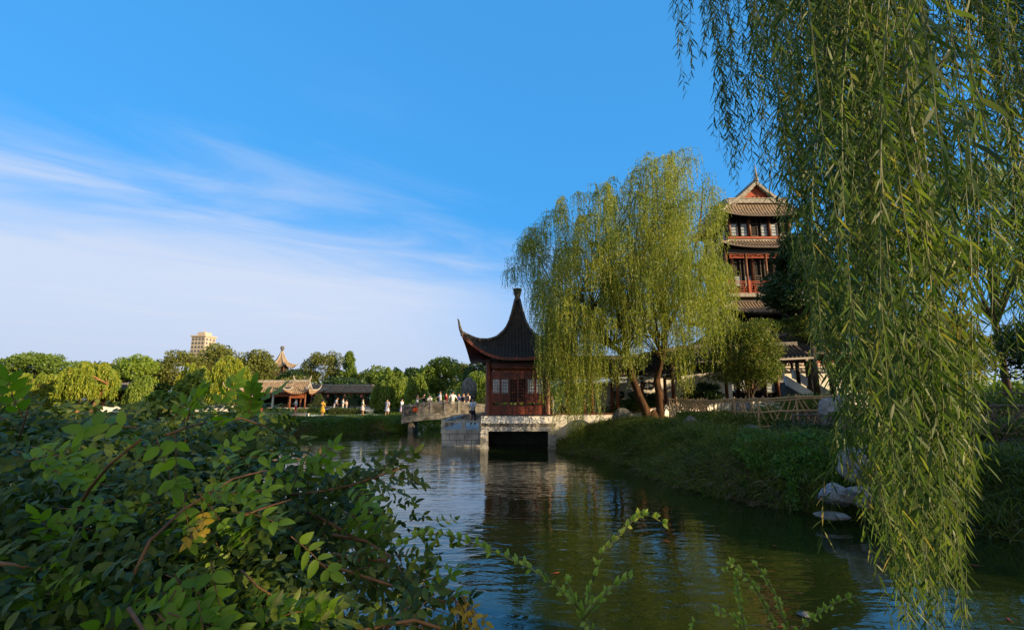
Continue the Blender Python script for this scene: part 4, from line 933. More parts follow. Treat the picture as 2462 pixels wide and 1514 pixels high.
def far_willow(label, pl, pr, ptop, pbot, Yd, m, seed, nplume=70, nst=9, trunks=((0, 0),), group='willows on the far bank', bark='bark_far', L=.42, lw=.10, dens=7, tops=None):
    r_ = np.random.default_rng(seed); a, c = at(pl, (ptop + pbot) / 2, Yd), at(pr, (ptop + pbot) / 2, Yd); zt, zb = at((pl + pr) / 2, ptop, Yd).z, at((pl + pr) / 2, pbot, Yd).z
    cx = (a.x + c.x) / 2; gz_ = hz_(cx, Yd); e = empty('willow_tree', (cx, Yd, gz_), label, 'tree', group); rw = (c.x - a.x) / 2; S = []; H = zt - gz_
    hh = zt - zb; og = []
    for i in range(nplume):
        t_ = r_.uniform(0, 2 * np.pi); rr = np.sqrt(r_.random()) * .92; x, y = rr * np.cos(t_), rr * np.sin(t_); lump = 1 - .42 * r_.random() ** 1.6
        z = H - hh * .75 * (1 - np.sqrt(max(0, 1 - rr ** 2.2))) - (1 - lump) * hh * 1.1 - hh * .05; lower = r_.random() < .35
        if lower: z -= hh * r_.uniform(.15, .4)
        o = np.array([x * rw * .86, y * rw * .8, z]); og.append(o)
        for j in range(nst):
            u = r_.uniform(0, 2 * np.pi); dr = np.array([np.cos(u) + x * 1.2, np.sin(u) + y * 1.2]); dr /= np.linalg.norm(dr) + .01
            zend = max(zb - gz_ + r_.normal() * hh * .07, z - hh * r_.uniform(.5, 1.05)); S.append(hang(o, dr, rw * r_.uniform(.06, .2), max(.6, z - zend), r_))
    link('crown', np_mesh('crown', strand_leaves(S, dens * 1.5, L, lw, r_, .35), 4), m, e)
    q = MB(); r0 = max(.16, rw * .055)
    for j, (tx, lean) in enumerate(trunks):
        top = Vector((tx + lean, 0, H * .5)); q.tube([(tx, 0, -.3), (tx + lean * .4, .05, H * .22), tuple(top)], [r0 * 1.3, r0, r0 * .75], 8)
        pick = [o for o in og if abs(o[0] - top.x) < rw * .75][j::7][:6]
        for o in pick: q.tube([tuple(top), ((top.x + o[0]) / 2, o[1] / 2, (top.z + o[2]) / 2 + .2), tuple(o)], [r0 * .6, r0 * .35, r0 * .1], 5)
    q.build('trunk', M[bark], e, True); return e
FT = 'trees behind the far bank'
tree('broad bright green tree with a spreading dome, leftmost on the far bank', 2, 172, 842, 940, 84, M['broad'], 60, 13000, .36, seed=2, flat=.6, rc=.28, group=FT)
tree('dark shrubby tree at the far left edge of the far bank', -60, 45, 884, 970, 80, M['dark_leaf'], 24, 5000, .4, seed=3, group=FT)
far_willow('yellow green willow at far left with foliage almost to the lawn', 28, 150, 884, 976, 66, M['willow_yellow'], 4, 70, trunks=((-.8, -.3), (1.4, .6)))
far_willow('golden willow with two leaning orange trunks on the left lawn', 146, 284, 856, 950, 62, M['willow_yellow'], 5, 90, trunks=((-.9, -.1), (.6, 1.9)), L=.4)
tree('bright green round tree behind the golden willow', 272, 380, 850, 935, 84, M['broad_bright'], 46, 8000, .34, seed=6, flat=.7, rc=.28, group=FT)
tree('dark green tree behind the lodge', 180, 300, 870, 955, 90, M['dark_leaf'], 30, 6000, .42, seed=61, group=FT)
far_willow('small yellow willow between the lodge and the slender dark tree', 306, 372, 893, 962, 64, M['willow_green'], 7, 50, trunks=((0, .1),))
tree('olive feathery tree rising left of the apartment block', 372, 500, 838, 940, 92, M['olive'], 44, 9000, .34, seed=8, group=FT, rc=.3)
tree('dark crowned tree directly below the apartment block', 470, 585, 822, 935, 98, M['olive'], 40, 9000, .4, seed=9, group=FT, rc=.3)
far_willow('narrow yellow willow in front of the olive feathery tree', 424, 505, 856, 955, 68, M['willow_yellow'], 10, 55, trunks=((0, .2),))
far_willow('large golden willow left of the lakeside hall', 488, 606, 846, 962, 65, M['willow_yellow'], 11, 100, trunks=((-.5, -.2), (1.1, .2)))
tree('olive domed tree behind the left half of the lakeside hall', 548, 668, 842, 950, 86, M['olive'], 44, 10000, .38, seed=12, group=FT)
tree('dark low tree right of the hilltop kiosk', 672, 760, 884, 930, 104, M['dark_leaf'], 26, 5000, .4, seed=13, group=FT)
tree('low olive tree behind the porch', 672, 764, 900, 955, 84, M['olive'], 30, 6000, .36, seed=14, group=FT)
tree('airy grey green tree above the far gallery', 722, 832, 836, 945, 88, M['olive'], 50, 8000, .30, seed=15, group=FT, rc=.24, shell=.35)
def cone(cc, r_): 
    t_ = (cc[:, 2] + 1) / 2; k = np.clip(1.15 - t_, .08, 1); cc[:, 0] *= k; cc[:, 1] *= k; return cc
tree('pointed green conifer above the far gallery', 806, 868, 834, 950, 86, M['broad'], 46, 8000, .30, name='conifer_tree', seed=16, rc=.24, fn=cone, group=FT)
tree('dark undergrowth tree behind the far gallery', 740, 905, 905, 985, 78, M['dark_leaf'], 40, 9000, .36, seed=17, group=FT)
tree('green round tree behind the left of the two bridge willows', 868, 960, 876, 960, 84, M['broad'], 34, 7000, .36, seed=18, group=FT)
far_willow('yellow green willow at the right end of the far gallery', 893, 990, 872, 978, 58, M['willow_green'], 19, 90, trunks=((0, .1),), L=.36)
far_willow('slim light green willow beside the bridge end', 972, 1036, 890, 972, 54, M['willow_green'], 20, 60, trunks=((0, .1),), L=.32)
tree('small dark tree on the skyline between the two bridge willows', 965, 1030, 878, 930, 96, M['dark_leaf'], 20, 4000, .4, seed=21, group=FT)
tree('big dark green round tree behind the bridge', 1006, 1106, 852, 962, 72, M['broad'], 40, 10000, .34, seed=22, group=FT)
tree('dark tree between the bridge and the pavilion eave', 1100, 1200, 864, 960, 80, M['dark_leaf'], 34, 8000, .36, seed=23, group=FT)
far_willow('pale green willow overhanging the bridge beside the pavilion', 1090, 1210, 880, 975, 52, M['willow_green'], 24, 90, trunks=((.5, .1),), L=.3, lw=.08)
tree('slender dark green sapling rising above the vine bush', 425, 490, 885, 1010, 5.6, M['broad'], 40, 1300, .045, seed=25, rc=.24, trunk=.02, group='young trees near the pond')
tree('low wide sapling rising above the vine bush, left of the slender one', 335, 436, 940, 1010, 5.2, M['broad'], 40, 1300, .045, seed=26, rc=.24, trunk=.02, group='young trees near the pond')
for i, (a_, b2, tp_) in enumerate(((-40, 60, 872), (150, 225, 862), (232, 300, 872), (330, 420, 866), (575, 650, 868), (655, 735, 892), (850, 905, 892), (905, 985, 884), (1080, 1150, 872))):
    tree('second-row tree in the belt behind the far bank, ' + ('at the left edge', 'behind the golden willow', 'between golden willow and bright round tree', 'left of the feathery olive tree', 'behind the large golden willow', 'behind the porch', 'right of the conifer', 'behind the gallery end willow', 'above the bridge')[i], a_, b2, tp_, 955, 100 + i * 1.5, M['broad'] if i % 2 else M['olive'], 34, 5500, .42, seed=80 + i, group=FT, rc=.32)
# garden side
tree('dense dark evergreen tree in front of the tower', 1832, 2010, 548, 800, 35.0, M['dark_leaf'], 60, 26000, .2, name='evergreen_tree', seed=30, rc=.27, flat=.6, trunk=.25, group='trees round the tower')
tree('dark evergreen leaning over the stair gallery', 1905, 2090, 680, 830, 38.5, M['dark_leaf'], 40, 14000, .22, name='evergreen_tree', seed=31, rc=.3, group='trees round the tower')
tree('yellowish leafed tree between the evergreen and the stair roof', 1862, 2030, 745, 842, 35.2, M['osmanthus'], 34, 9000, .15, seed=32, rc=.3, group='trees round the tower')
tree('round glossy young tree with a slim bare trunk inside the bamboo fence', 1694, 1892, 752, 958, 27.5, M['osmanthus'], 80, 26000, .11, name='round_tree', seed=33, rc=.25, trunk=.10, flat=.8)
tree('tall bright green tree behind the hanging willow curtain', 2150, 2560, 372, 735, 46, M['broad_bright'], 80, 26000, .26, seed=34, rc=.25, flat=.5, trunk=.3, group='trees on the right of the garden')
tree('round sunlit olive tree behind the willow curtain', 2130, 2362, 748, 940, 27, M['osmanthus'], 60, 20000, .14, seed=35, rc=.27, group='trees on the right of the garden')
tree('dark tree at the right edge below the sky gap', 2400, 2700, 752, 930, 34, M['dark_leaf'], 44, 12000, .22, seed=36, rc=.3, group='trees on the right of the garden')
tree('dark shrubby tree behind the upper bamboo fence', 2010, 2240, 830, 960, 31, M['dark_leaf'], 44, 12000, .2, seed=37, rc=.3, group='trees on the right of the garden')
tree('low dark shrub beneath the gallery and round tree', 1640, 1745, 915, 985, 30.3, M['dark_leaf'], 26, 6000, .13, seed=38, rc=.3, group='shrubs along the gallery', name='garden_shrub', cat='shrub')
tree('low dark shrub behind the willow fork', 1500, 1600, 935, 992, 30.4, M['dark_leaf'], 26, 5000, .13, seed=39, rc=.3, group='shrubs along the gallery', name='garden_shrub', cat='shrub')
# trees standing outside the picture on the right; they keep the near bank and the pond in shade
for i, (x, y, h_, w_) in enumerate(((26, 3.5, 10.5, 5.0), (33, 0.5, 12, 5.5), (20, -12, 11, 4.4), (14.5, -1.2, 15.5, 4.8), (40, 7.5, 11, 5), (30, 6.5, 9.5, 4))):  # thin and high-crowned ones added to darken the vine bush and near willow
    e = empty('broadleaf_tree', (x, y, 1.2), ('big shade tree on the right bank nearest the pond', 'big shade tree set back on the right bank', 'unseen thin tree added to shade the vine bush', 'unseen tall high-crowned tree added to shade the near willow', 'shade tree next to the farthest ones on the right', 'smaller shade tree by the right garden path')[i], 'tree', 'shade trees on the right bank')
    Q, cc = crown_leaves(np.array([0, 0, h_ * (.70 if i == 3 else .58)]), (w_, w_, h_ * (.28 if i == 3 else .45)), 50, (9000, 9000, 4500, 8500, 9000, 9000)[i], .42, .6, .32, 50 + i); link('crown', np_mesh('crown', Q, 4), M['broad'], e)
    q = MB(); q.tube([(0, 0, -.3), (0, 0, h_ * .3)], [.35, .28], 8); limb_tubes(q, (0, 0, h_ * .3), [tuple(c_) for c_ in cc[::7]], .3, i); q.build('trunk', M['bark_dark'], e, True)
# far woods that read as one mass
r_ = np.random.default_rng(5); Ps = []
for i in range(330):
    az = r_.uniform(-1.25, 1.35); D_ = r_.uniform(118, 165); x, y = D_ * math.sin(az), D_ * math.cos(az)
    s_ = r_.uniform(2.2, 4.2); e = unit(r_.normal(size=(260, 3))); Ps.append(np.array([x, y, 1 + s_ * .75]) + e * s_ * np.array([1.3, 1.3, .9]) * (.8 + .3 * r_.random((260, 1))))
Ps = np.concatenate(Ps); L = .8 * (.6 + .8 * r_.random(len(Ps)))
tag(link('far_woods', np_mesh('far_woods', leaf_quads(Ps, r_.normal(size=Ps.shape), L, L * .6), 4), M['broad']), kind='stuff')

# ---------------------------------------------------------------- main willow beside the gallery
def pline(tab, x): return np.interp(x, [t_[0] for t_ in tab], [t_[1] for t_ in tab])
WT = [(1215, 655), (1250, 575), (1300, 525), (1340, 485), (1420, 455), (1500, 428), (1530, 392), (1570, 405), (1612, 378), (1645, 405), (1690, 490), (1735, 480), (1752, 600)]
WB = [(1215, 740), (1230, 690), (1266, 690), (1292, 800), (1325, 940), (1385, 985), (1440, 960), (1480, 900), (1530, 860), (1560, 800), (1600, 830), (1645, 940), (1680, 905), (1720, 830), (1752, 740)]
YW = 27.6; BS = at(1572, 1016, 26.9); gz_ = hz_(BS.x, YW)
mw = empty('willow_tree', (BS.x, YW, gz_), 'large weeping willow with forked brown trunk, lit yellow on the right, beside the gallery', 'tree'); O = np.array([BS.x, YW, gz_])
r_ = np.random.default_rng(42); S = []; S2 = []; orig = []
cl_ = [(r_.uniform(1225, 1712), r_.uniform(-1, 1), r_.choice([0.0, 0.0, .10, .24, .40, .54, .66])) for _ in range(165)]
for i in range(960):
    cpx, cdy, lev = cl_[i % 165] if i % 6 else (r_.uniform(1225, 1745), r_.uniform(-1, 1), r_.random() * .6)
    if cpx < 1305 and (lev > .15 or i % 3 == 0) and cpx > 1228: continue
    cpx = cpx if i < 760 else r_.uniform(1290, 1700); lev = lev if i < 760 else r_.uniform(.35, .78)
    px = float(np.clip(cpx + r_.normal() * 15, 1216, 1732)); dy = float(np.clip(cdy + r_.normal() * .12, -1, 1)); edge = abs(px - 1490) / 270.0
    if dy * dy + edge ** 2.5 > 1.05: dy *= .4
    Yd = YW + dy * 5.2 * math.sqrt(max(.1, 1 - edge ** 3)); zt = at(px, pline(WT, px), YW).z - 2.0 * dy * dy - .1; zb = at(px, pline(WB, px), YW).z
    z = zt - (zt - zb) * lev * (.85 + .3 * r_.random()) - .5 * r_.random() + (.45 * r_.random() if i % 9 == 0 else 0)
    tw_l = .75 + .5 * math.sin(i % 165 * 1.7)
    x = (px - 1231) / F * YW * (at(px, pline(WT, px) * .6 + 300, YW).x / ((px - 1231) / F * YW))
    o = np.array([x, Yd, z]); orig.append(o)
    for j in range(13):
        u = r_.uniform(0, 2 * np.pi); zend = max(zb + r_.normal() * .5, z - r_.uniform(1.2, 3.8) * tw_l); S.append(hang(o - O, (math.cos(u), math.sin(u)), r_.uniform(.12, .6), max(.7, z - zend), r_, wob=.04))
for (px, pb, w_) in ((1385, 1092, 14), (1372, 1060, 8), (1398, 1075, 7), (1340, 1015, 8), (1338, 1045, 5), (1442, 1035, 9), (1418, 1000, 6), (1298, 930, 7), (1645, 965, 8), (1662, 955, 5), (1480, 930, 7), (1305, 975, 6), (1365, 1000, 6), (1320, 990, 6), (1310, 900, 16), (1335, 930, 16), (1360, 960, 16), (1400, 950, 18), (1430, 960, 14), (1455, 930, 12), (1385, 1000, 10), (1500, 890, 10), (1540, 840, 8), (1610, 880, 9), (1630, 930, 8), (1690, 860, 9)):   # the longest hanging tresses
    for j in range(int(w_ * 2.0)):
        Yd = YW - 2.6 + r_.normal() * .3; b0 = at(px + r_.normal() * w_ * .5, pb - abs(r_.normal()) * 14, Yd); h_ = r_.uniform(3.2, 4.8)
        S.append(hang(np.array([b0.x, b0.y, b0.z + h_]) - O, (r_.normal() * .5, r_.normal() * .5), .25, h_, r_, wob=.02))
link('crown', np_mesh('crown', strand_leaves(S, 15, .13, .031, r_, .42), 4), M['willow'], mw)
def ppath(L, Y0=YW): return [Vector(at(p[0], p[1], Y0 + (p[2] if len(p) > 2 else 0))) - Vector(O) for p in L]
limbs = [([(1560, 1022), (1552, 985), (1536, 950), (1523, 915), (1513, 880), (1498, 852), (1470, 828), (1440, 800), (1415, 760), (1395, 700), (1380, 640)], [.34, .24, .20, .185, .17, .15, .12, .10, .08, .05, .03]),
         ([(1582, 1022), (1588, 985), (1586, 950), (1579, 918), (1583, 890), (1592, 860), (1599, 820), (1598, 780), (1590, 730), (1572, 650), (1552, 560), (1545, 470)], [.34, .24, .21, .20, .19, .18, .16, .13, .10, .08, .05, .03])]
tk = MB()
for L, rr in limbs: tk.tube(ppath(L), rr, 12)
tk.tube(ppath([(1566, 1024), (1572, 1000), (1574, 985)]), [.50, .36, .10], 12)
tk.build('trunk', M['bark'], mw, True)
for L, r0 in (([(1513, 880), (1505, 820), (1488, 760), (1474, 690), (1462, 610), (1455, 540)], .17), ([(1599, 800), (1628, 740), (1655, 660), (1680, 560), (1688, 490), (1690, 446)], .13), ([(1592, 850), (1566, 800), (1548, 755), (1538, 720), (1520, 640)], .11),
              ([(1598, 780), (1625, 700), (1640, 600), (1635, 480)], .10), ([(1470, 828), (1420, 805), (1375, 770), (1330, 690), (1290, 610)], .11), ([(1440, 800), (1400, 790), (1350, 800), (1300, 770)], .07), ([(1590, 730), (1610, 640), (1600, 520), (1610, 420)], .09),
              ([(1474, 690), (1430, 620), (1400, 540), (1390, 490)], .07), ([(1455, 600), (1490, 540), (1500, 470)], .05)):
    q = MB(); n_ = len(L); q.tube(ppath([(p[0], p[1], (i / n_) * (1.5 if int(r0 * 100) % 2 else -1.5)) for i, p in enumerate(L)]), [r0 * (1 - .8 * i / (n_ - 1)) for i in range(n_)], 8); q.build('limb', M['bark'], mw, True)
tw_ = MB()
for i in range(0, len(orig), 4):
    o = orig[i] - O; L = limbs[i // 4 % 2][0]; p = ppath([L[5 + (i * 7) % 5]])[0]; c = Vector(o); mid = p.lerp(c, .5) + Vector((0, 0, .3)); tw_.tube([p, mid, c], [.035, .022, .01], 4, False)
tw_.build('twigs', M['bark'], mw, True)

# ---------------------------------------------------------------- shrubs, hedges, clipped pines
def shrub(label, px, py_top, w, Yd, m, seed, h=None, ls=.09, n=2500, name='garden_shrub', cat='shrub', group=None, flat=.8):
    p = at(px, py_top, Yd); g0 = hz_(p.x, Yd); h = h or max(.3, p.z - g0); e = empty(name, (p.x, Yd, g0), label, cat, group)
    Q, cc = crown_leaves(np.array([0, 0, h * .5]), (w / 2, w / 2, h * .55), 22, n, ls, .6, .42, seed, flat); link('foliage', np_mesh('foliage', Q, 4), m, e)
    q = MB()
    for i in range(6): q.tube([(0, 0, -.1), tuple(cc[i] * .5), tuple(cc[i])], [.03, .02, .008], 4)
    q.build('stems', M['bark_dark'], e); return e
def hedge(label, pa, pb, Yd, h, dp, m, seed, Yb=None, ls=.09, n=6000, group='clipped hedges on the far lawn'):
    a, c = A(pa, Yd), A(pb, Yb or Yd); e = empty('clipped_hedge', (a[0], a[1], hz_(*a)), label, 'hedge', group, math.atan2(c[1] - a[1], c[0] - a[0])); Lh = math.hypot(c[0] - a[0], c[1] - a[1])
    r_ = np.random.default_rng(seed); s_ = r_.random((n, 3)); side_ = r_.integers(0, 3, n); P = s_ * np.array([Lh, dp, h]); P[side_ == 0, 1] = 0; P[side_ == 1, 2] = h; P[side_ == 2, 1] *= 1
    P += r_.normal(size=(n, 3)) * .035; P[:, 2] += .05 * np.sin(P[:, 0] * 2.1); l_ = ls * (.6 + .8 * r_.random(n)); link('foliage', np_mesh('foliage', leaf_quads(P, r_.normal(size=(n, 3)), l_, l_ * .6), 4), m, e)
HB_ = 'clipped hedges on the far lawn'
hedge('clipped hedge behind the yellow-dressed woman, long and low', 792, 862, 51.5, .55, 1.1, M['hedge'], 1)
hedge('clipped hedge strip near the bridge end, behind the walkers', 942, 990, 50, .6, .9, M['hedge'], 2)
hedge('dark clipped hedge in front of the hall porch', 640, 700, 55, .5, 1.2, M['dark_leaf'], 3)
hedge('dark mounded hedge right of the boy in red shorts', 738, 770, 53, .55, 1.4, M['dark_leaf'], 4)
hedge('long pale hedge edging the lawn in front of the far gallery', 775, 960, 57.5, .4, .6, M['hedge'], 5, n=9000)
hedge('dark hedge bank right of the golden willow trunks', 300, 440, 60.5, .9, 1.5, M['dark_leaf'], 6, n=9000, ls=.14)
hedge('dark hedge under the far gallery', 760, 905, 73, 1.3, .8, M['dark_leaf'], 8, n=9000, ls=.14)
hedge('dark hedge between the large golden willow and the hall', 430, 600, 66.5, 2.0, 1.0, M['dark_leaf'], 9, n=9000, ls=.16)
def cloud_pine(label, px, ptop, Yd, seed, s_=1.0):
    p = at(px, ptop, Yd); g0 = hz_(p.x, Yd); H = p.z - g0; e = empty('clipped_pine', (p.x, Yd, g0), label, 'tree', 'clipped cloud pines on the lawn'); r_ = np.random.default_rng(seed); Q = []; q = MB()
    q.tube([(0, 0, -.1), (.15, 0, H * .35), (-.1, .05, H * .65), (.05, 0, H * .95)], [.1, .08, .06, .02], 6)
    for i in range(6):
        f = i / 5; rr = (1.35 - .9 * f) * s_ * .8; c = np.array([r_.uniform(-.35, .35) * (1 - f), r_.uniform(-.3, .3) * (1 - f), H * (.35 + .6 * f)]); n = 600
        e_ = unit(r_.normal(size=(n, 3))); P = c + e_ * np.array([rr, rr, .17]) * (.8 + .3 * r_.random((n, 1))); Q.append(leaf_quads(P, r_.normal(size=(n, 3)) + [0, 0, .8], .1, .05)); q.tube([(0, 0, c[2] - .15), tuple(c)], [.04, .02], 4)
    link('foliage', np_mesh('foliage', np.concatenate(Q), 4), M['hedge'], e); q.build('trunk', M['bark_dark'], e, True)
cloud_pine('cloud-pruned pine with stacked pads left of the far gallery', 766, 948, 57, 1, 1.0)
cloud_pine('low wide cloud-pruned pine beside the couple in white', 836, 955, 55, 2, 1.25)
cloud_pine('cloud-pruned pine squeezed between the bridge and the pavilion wall', 1163, 958, 43, 3, .7)
shrub('shrub with reddish flowers left of the boy in red shorts', 722, 978, 1.6, 52, M['hedge'], 11)
shrub('leafy shrub behind the crowd on the bridge', 1075, 940, 5.0, 47, M['broad'], 12, ls=.18, n=5000)
shrub('bright mound of shrub at the bridge end behind the red bag', 1012, 955, 3.0, 48, M['broad'], 13, ls=.15, n=3000)
shrub('white flowering bush beside the girl in the flowered skirt', 890, 982, 1.0, 50.5, cloth((.6, .62, .6), 'petals'), 14, ls=.06, n=500)
shrub('green shrub between the bridge pier and the landing', 1050, 1006, 2.2, 44.5, M['broad'], 15, h=1.3, ls=.12, n=3000)
shrub('lush shrub inside the gallery court behind the left willow stem', 1510, 958, 3.0, 30.0, M['osmanthus'], 16, ls=.1, n=4500)
for i, (px, pt, w_, Yd, lb) in enumerate(((1660, 990, 2.0, 22.8, 'leafy plants massed behind the left end of the bamboo fence'), (1740, 985, 2.2, 21.3, 'leafy plants at the foot of the round young tree'), (1840, 978, 2.6, 20.6, 'pale speckled plants behind the middle of the bamboo fence'),
                                        (1900, 948, 3.4, 22.5, 'tall bed of broad leaves rising above the bamboo fence'), (1965, 946, 3.2, 21.8, 'broad-leaved bed above the right half of the bamboo fence'), (2050, 1000, 2.6, 19.0, 'plants around the tall rock in the fenced bed'),
                                        (1960, 1020, 2.4, 16.6, 'dark clipped plants behind the low dark fence'), (2040, 1040, 2.4, 15.6, 'dark clipped plants at the right end of the low dark fence'), (1905, 1012, 1.6, 17.9, 'dark clipped plants where the low dark fence begins'),
                                        (2250, 945, 3.6, 18.2, 'tangled plants behind the upper right fence'), (2380, 945, 3.6, 17.6, 'sunlit tangled plants behind the upper right fence'), (2300, 1000, 3.0, 15.8, 'low plants behind the lower right fence'), (2430, 1000, 3.0, 15.4, 'low plants at the right end of the lower right fence'), (2160, 1000, 2.6, 17.0, 'low plants between the rock bed and the right fences'))):
    shrub(lb, px, pt, w_, Yd, M['dark_leaf'] if 'dark' in lb else M['osmanthus'], 60 + i, ls=.085, n=3600, group='planting in the fenced garden beds')

# ---------------------------------------------------------------- grass and ground cover
def scatter(n, x0, x1, y0, y1, dlo, dhi, seed, cond=None):
    r_ = np.random.default_rng(seed); x = r_.uniform(x0, x1, n); y = r_.uniform(y0, y1, n); d = pond_sd(x, y); k = (d > dlo) & (d < dhi)
    if cond is not None: k &= cond(x, y)
    x, y = x[k], y[k]; z = hfun(x, y); k = z > -.04; x, y, z = x[k], y[k], z[k]
    gxn = hfun(x + .1, y) - hfun(x - .1, y); gyn = hfun(x, y + .1) - hfun(x, y - .1); return np.stack([x, y, z], 1), -np.stack([gxn, gyn, 0 * gxn], 1) / .2, r_
def blades(name, n, box, dl, dh, L, w, m, seed, cond=None, droop=.6, label=None, up=.75, spread=.45):
    P, dn, r_ = scatter(n, *box, dl, dh, seed, cond); k = len(P); cl = .6 + .8 * np.clip(.5 + .5 * np.sin(P[:, 0] * 2.7 + 1.3 * np.sin(P[:, 1] * 1.9)) * np.sin(P[:, 1] * 2.3 + P[:, 0]), 0, 1)
    D = unit(np.array([0, 0, up]) + dn * droop + r_.normal(size=(k, 3)) * spread); l_ = L * (.5 + r_.random(k)) * cl; wd = w * (.7 + .6 * r_.random(k))
    S = unit(np.cross(D, unit(r_.normal(size=(k, 3))))) * wd[:, None] / 2; m1 = P + D * l_[:, None] * .55; D2 = unit(D + np.array([0, 0, -.9]) + dn * .5); t_ = m1 + D2 * l_[:, None] * .5
    V = np.stack([P - S, P + S, m1 + S * .8, m1 - S * .8, t_], 1).reshape(-1, 3); b = np.arange(k)[:, None] * 5
    F = np.concatenate([b + [0, 1, 2], b + [0, 2, 3], b + [3, 2, 4]]); return tag(link(name, np_mesh(name, V, 0, False, F), m), kind='stuff')
blades('bank_grass', 150000, (2.5, 22, 6, 30), -.35, 3.6, .46, .021, M['grass'], 1, lambda x, y: y > 5)
blades('bank_grass', 30000, (2.5, 22, 6, 30), -.5, .7, .5, .016, M['drygrass'], 2, lambda x, y: y > 5, droop=1.3, up=.1)
blades('garden_grass', 60000, (4, 26, 12, 32), 2.6, 12, .16, .014, M['grass'], 3, lambda x, y: ~((abs(y - 15.4) < 1.0) & (x > 7.5) & (x < 13)), droop=.2)
blades('bank_grass', 90000, (-34, -6, 33, 48), -.5, 2.6, .42, .035, M['fargrass'], 4, droop=.9)
blades('lawn_grass', 90000, (-45, -4, 36, 62), 1.8, 26, .14, .05, M['lawn'], 5, droop=.1)
blades('bank_grass', 14000, (-6, 6, -.5, 4), -.3, 3, .3, .012, M['grass'], 6)
blades('reed_grass', 1500, (4.0, 10, 17.5, 24), .2, 2.6, .95, .014, M['lawn'], 7, lambda x, y: (np.sin(x * 3.1) * np.sin(y * 2.3) > .45), droop=.4, spread=.5)
# leafy cover spilling over the right bank
def cover(n, box, cond, ls, m, seed, hmax):
    P, dn, r_ = scatter(n, *box, -.1, 4.5, seed, cond); k = len(P); P[:, 2] += hmax * r_.random(k) ** .7 * (.5 + .5 * np.sin(P[:, 0] * 3.1 + P[:, 1]) * np.sin(P[:, 1] * 3.7))
    P[:, :2] += dn[:, :2] * .18; l_ = ls * (.5 + r_.random(k)); tag(link('leafy_ground_cover', np_mesh('leafy_ground_cover', leaf_quads(P, unit(r_.normal(size=(k, 3)) + dn + [0, 0, .3]), l_, l_ * .55, unit(r_.normal(size=(k, 3)) * .7 + [-.3, -.8, .8])), 4), m), kind='stuff')
cover(60000, (6.5, 12.5, 11.3, 16.5), lambda x, y: (np.hypot((x - 8.0) / 1.5, (y - 14.0) / 2.0) + .3 * np.sin(x * 4) * np.sin(y * 3)) < 1.0, .085, M['cover'], 8, .35)
cover(80000, (3, 20, 6, 26), lambda x, y: (np.sin(x * 1.9 + y) + np.sin(y * 1.4 - x * .6)) > .1, .05, M['dark_leaf'], 9, .30)
cover(40000, (8, 20, 5, 13), lambda x, y: y > 5, .06, M['dark_leaf'], 10, .5)

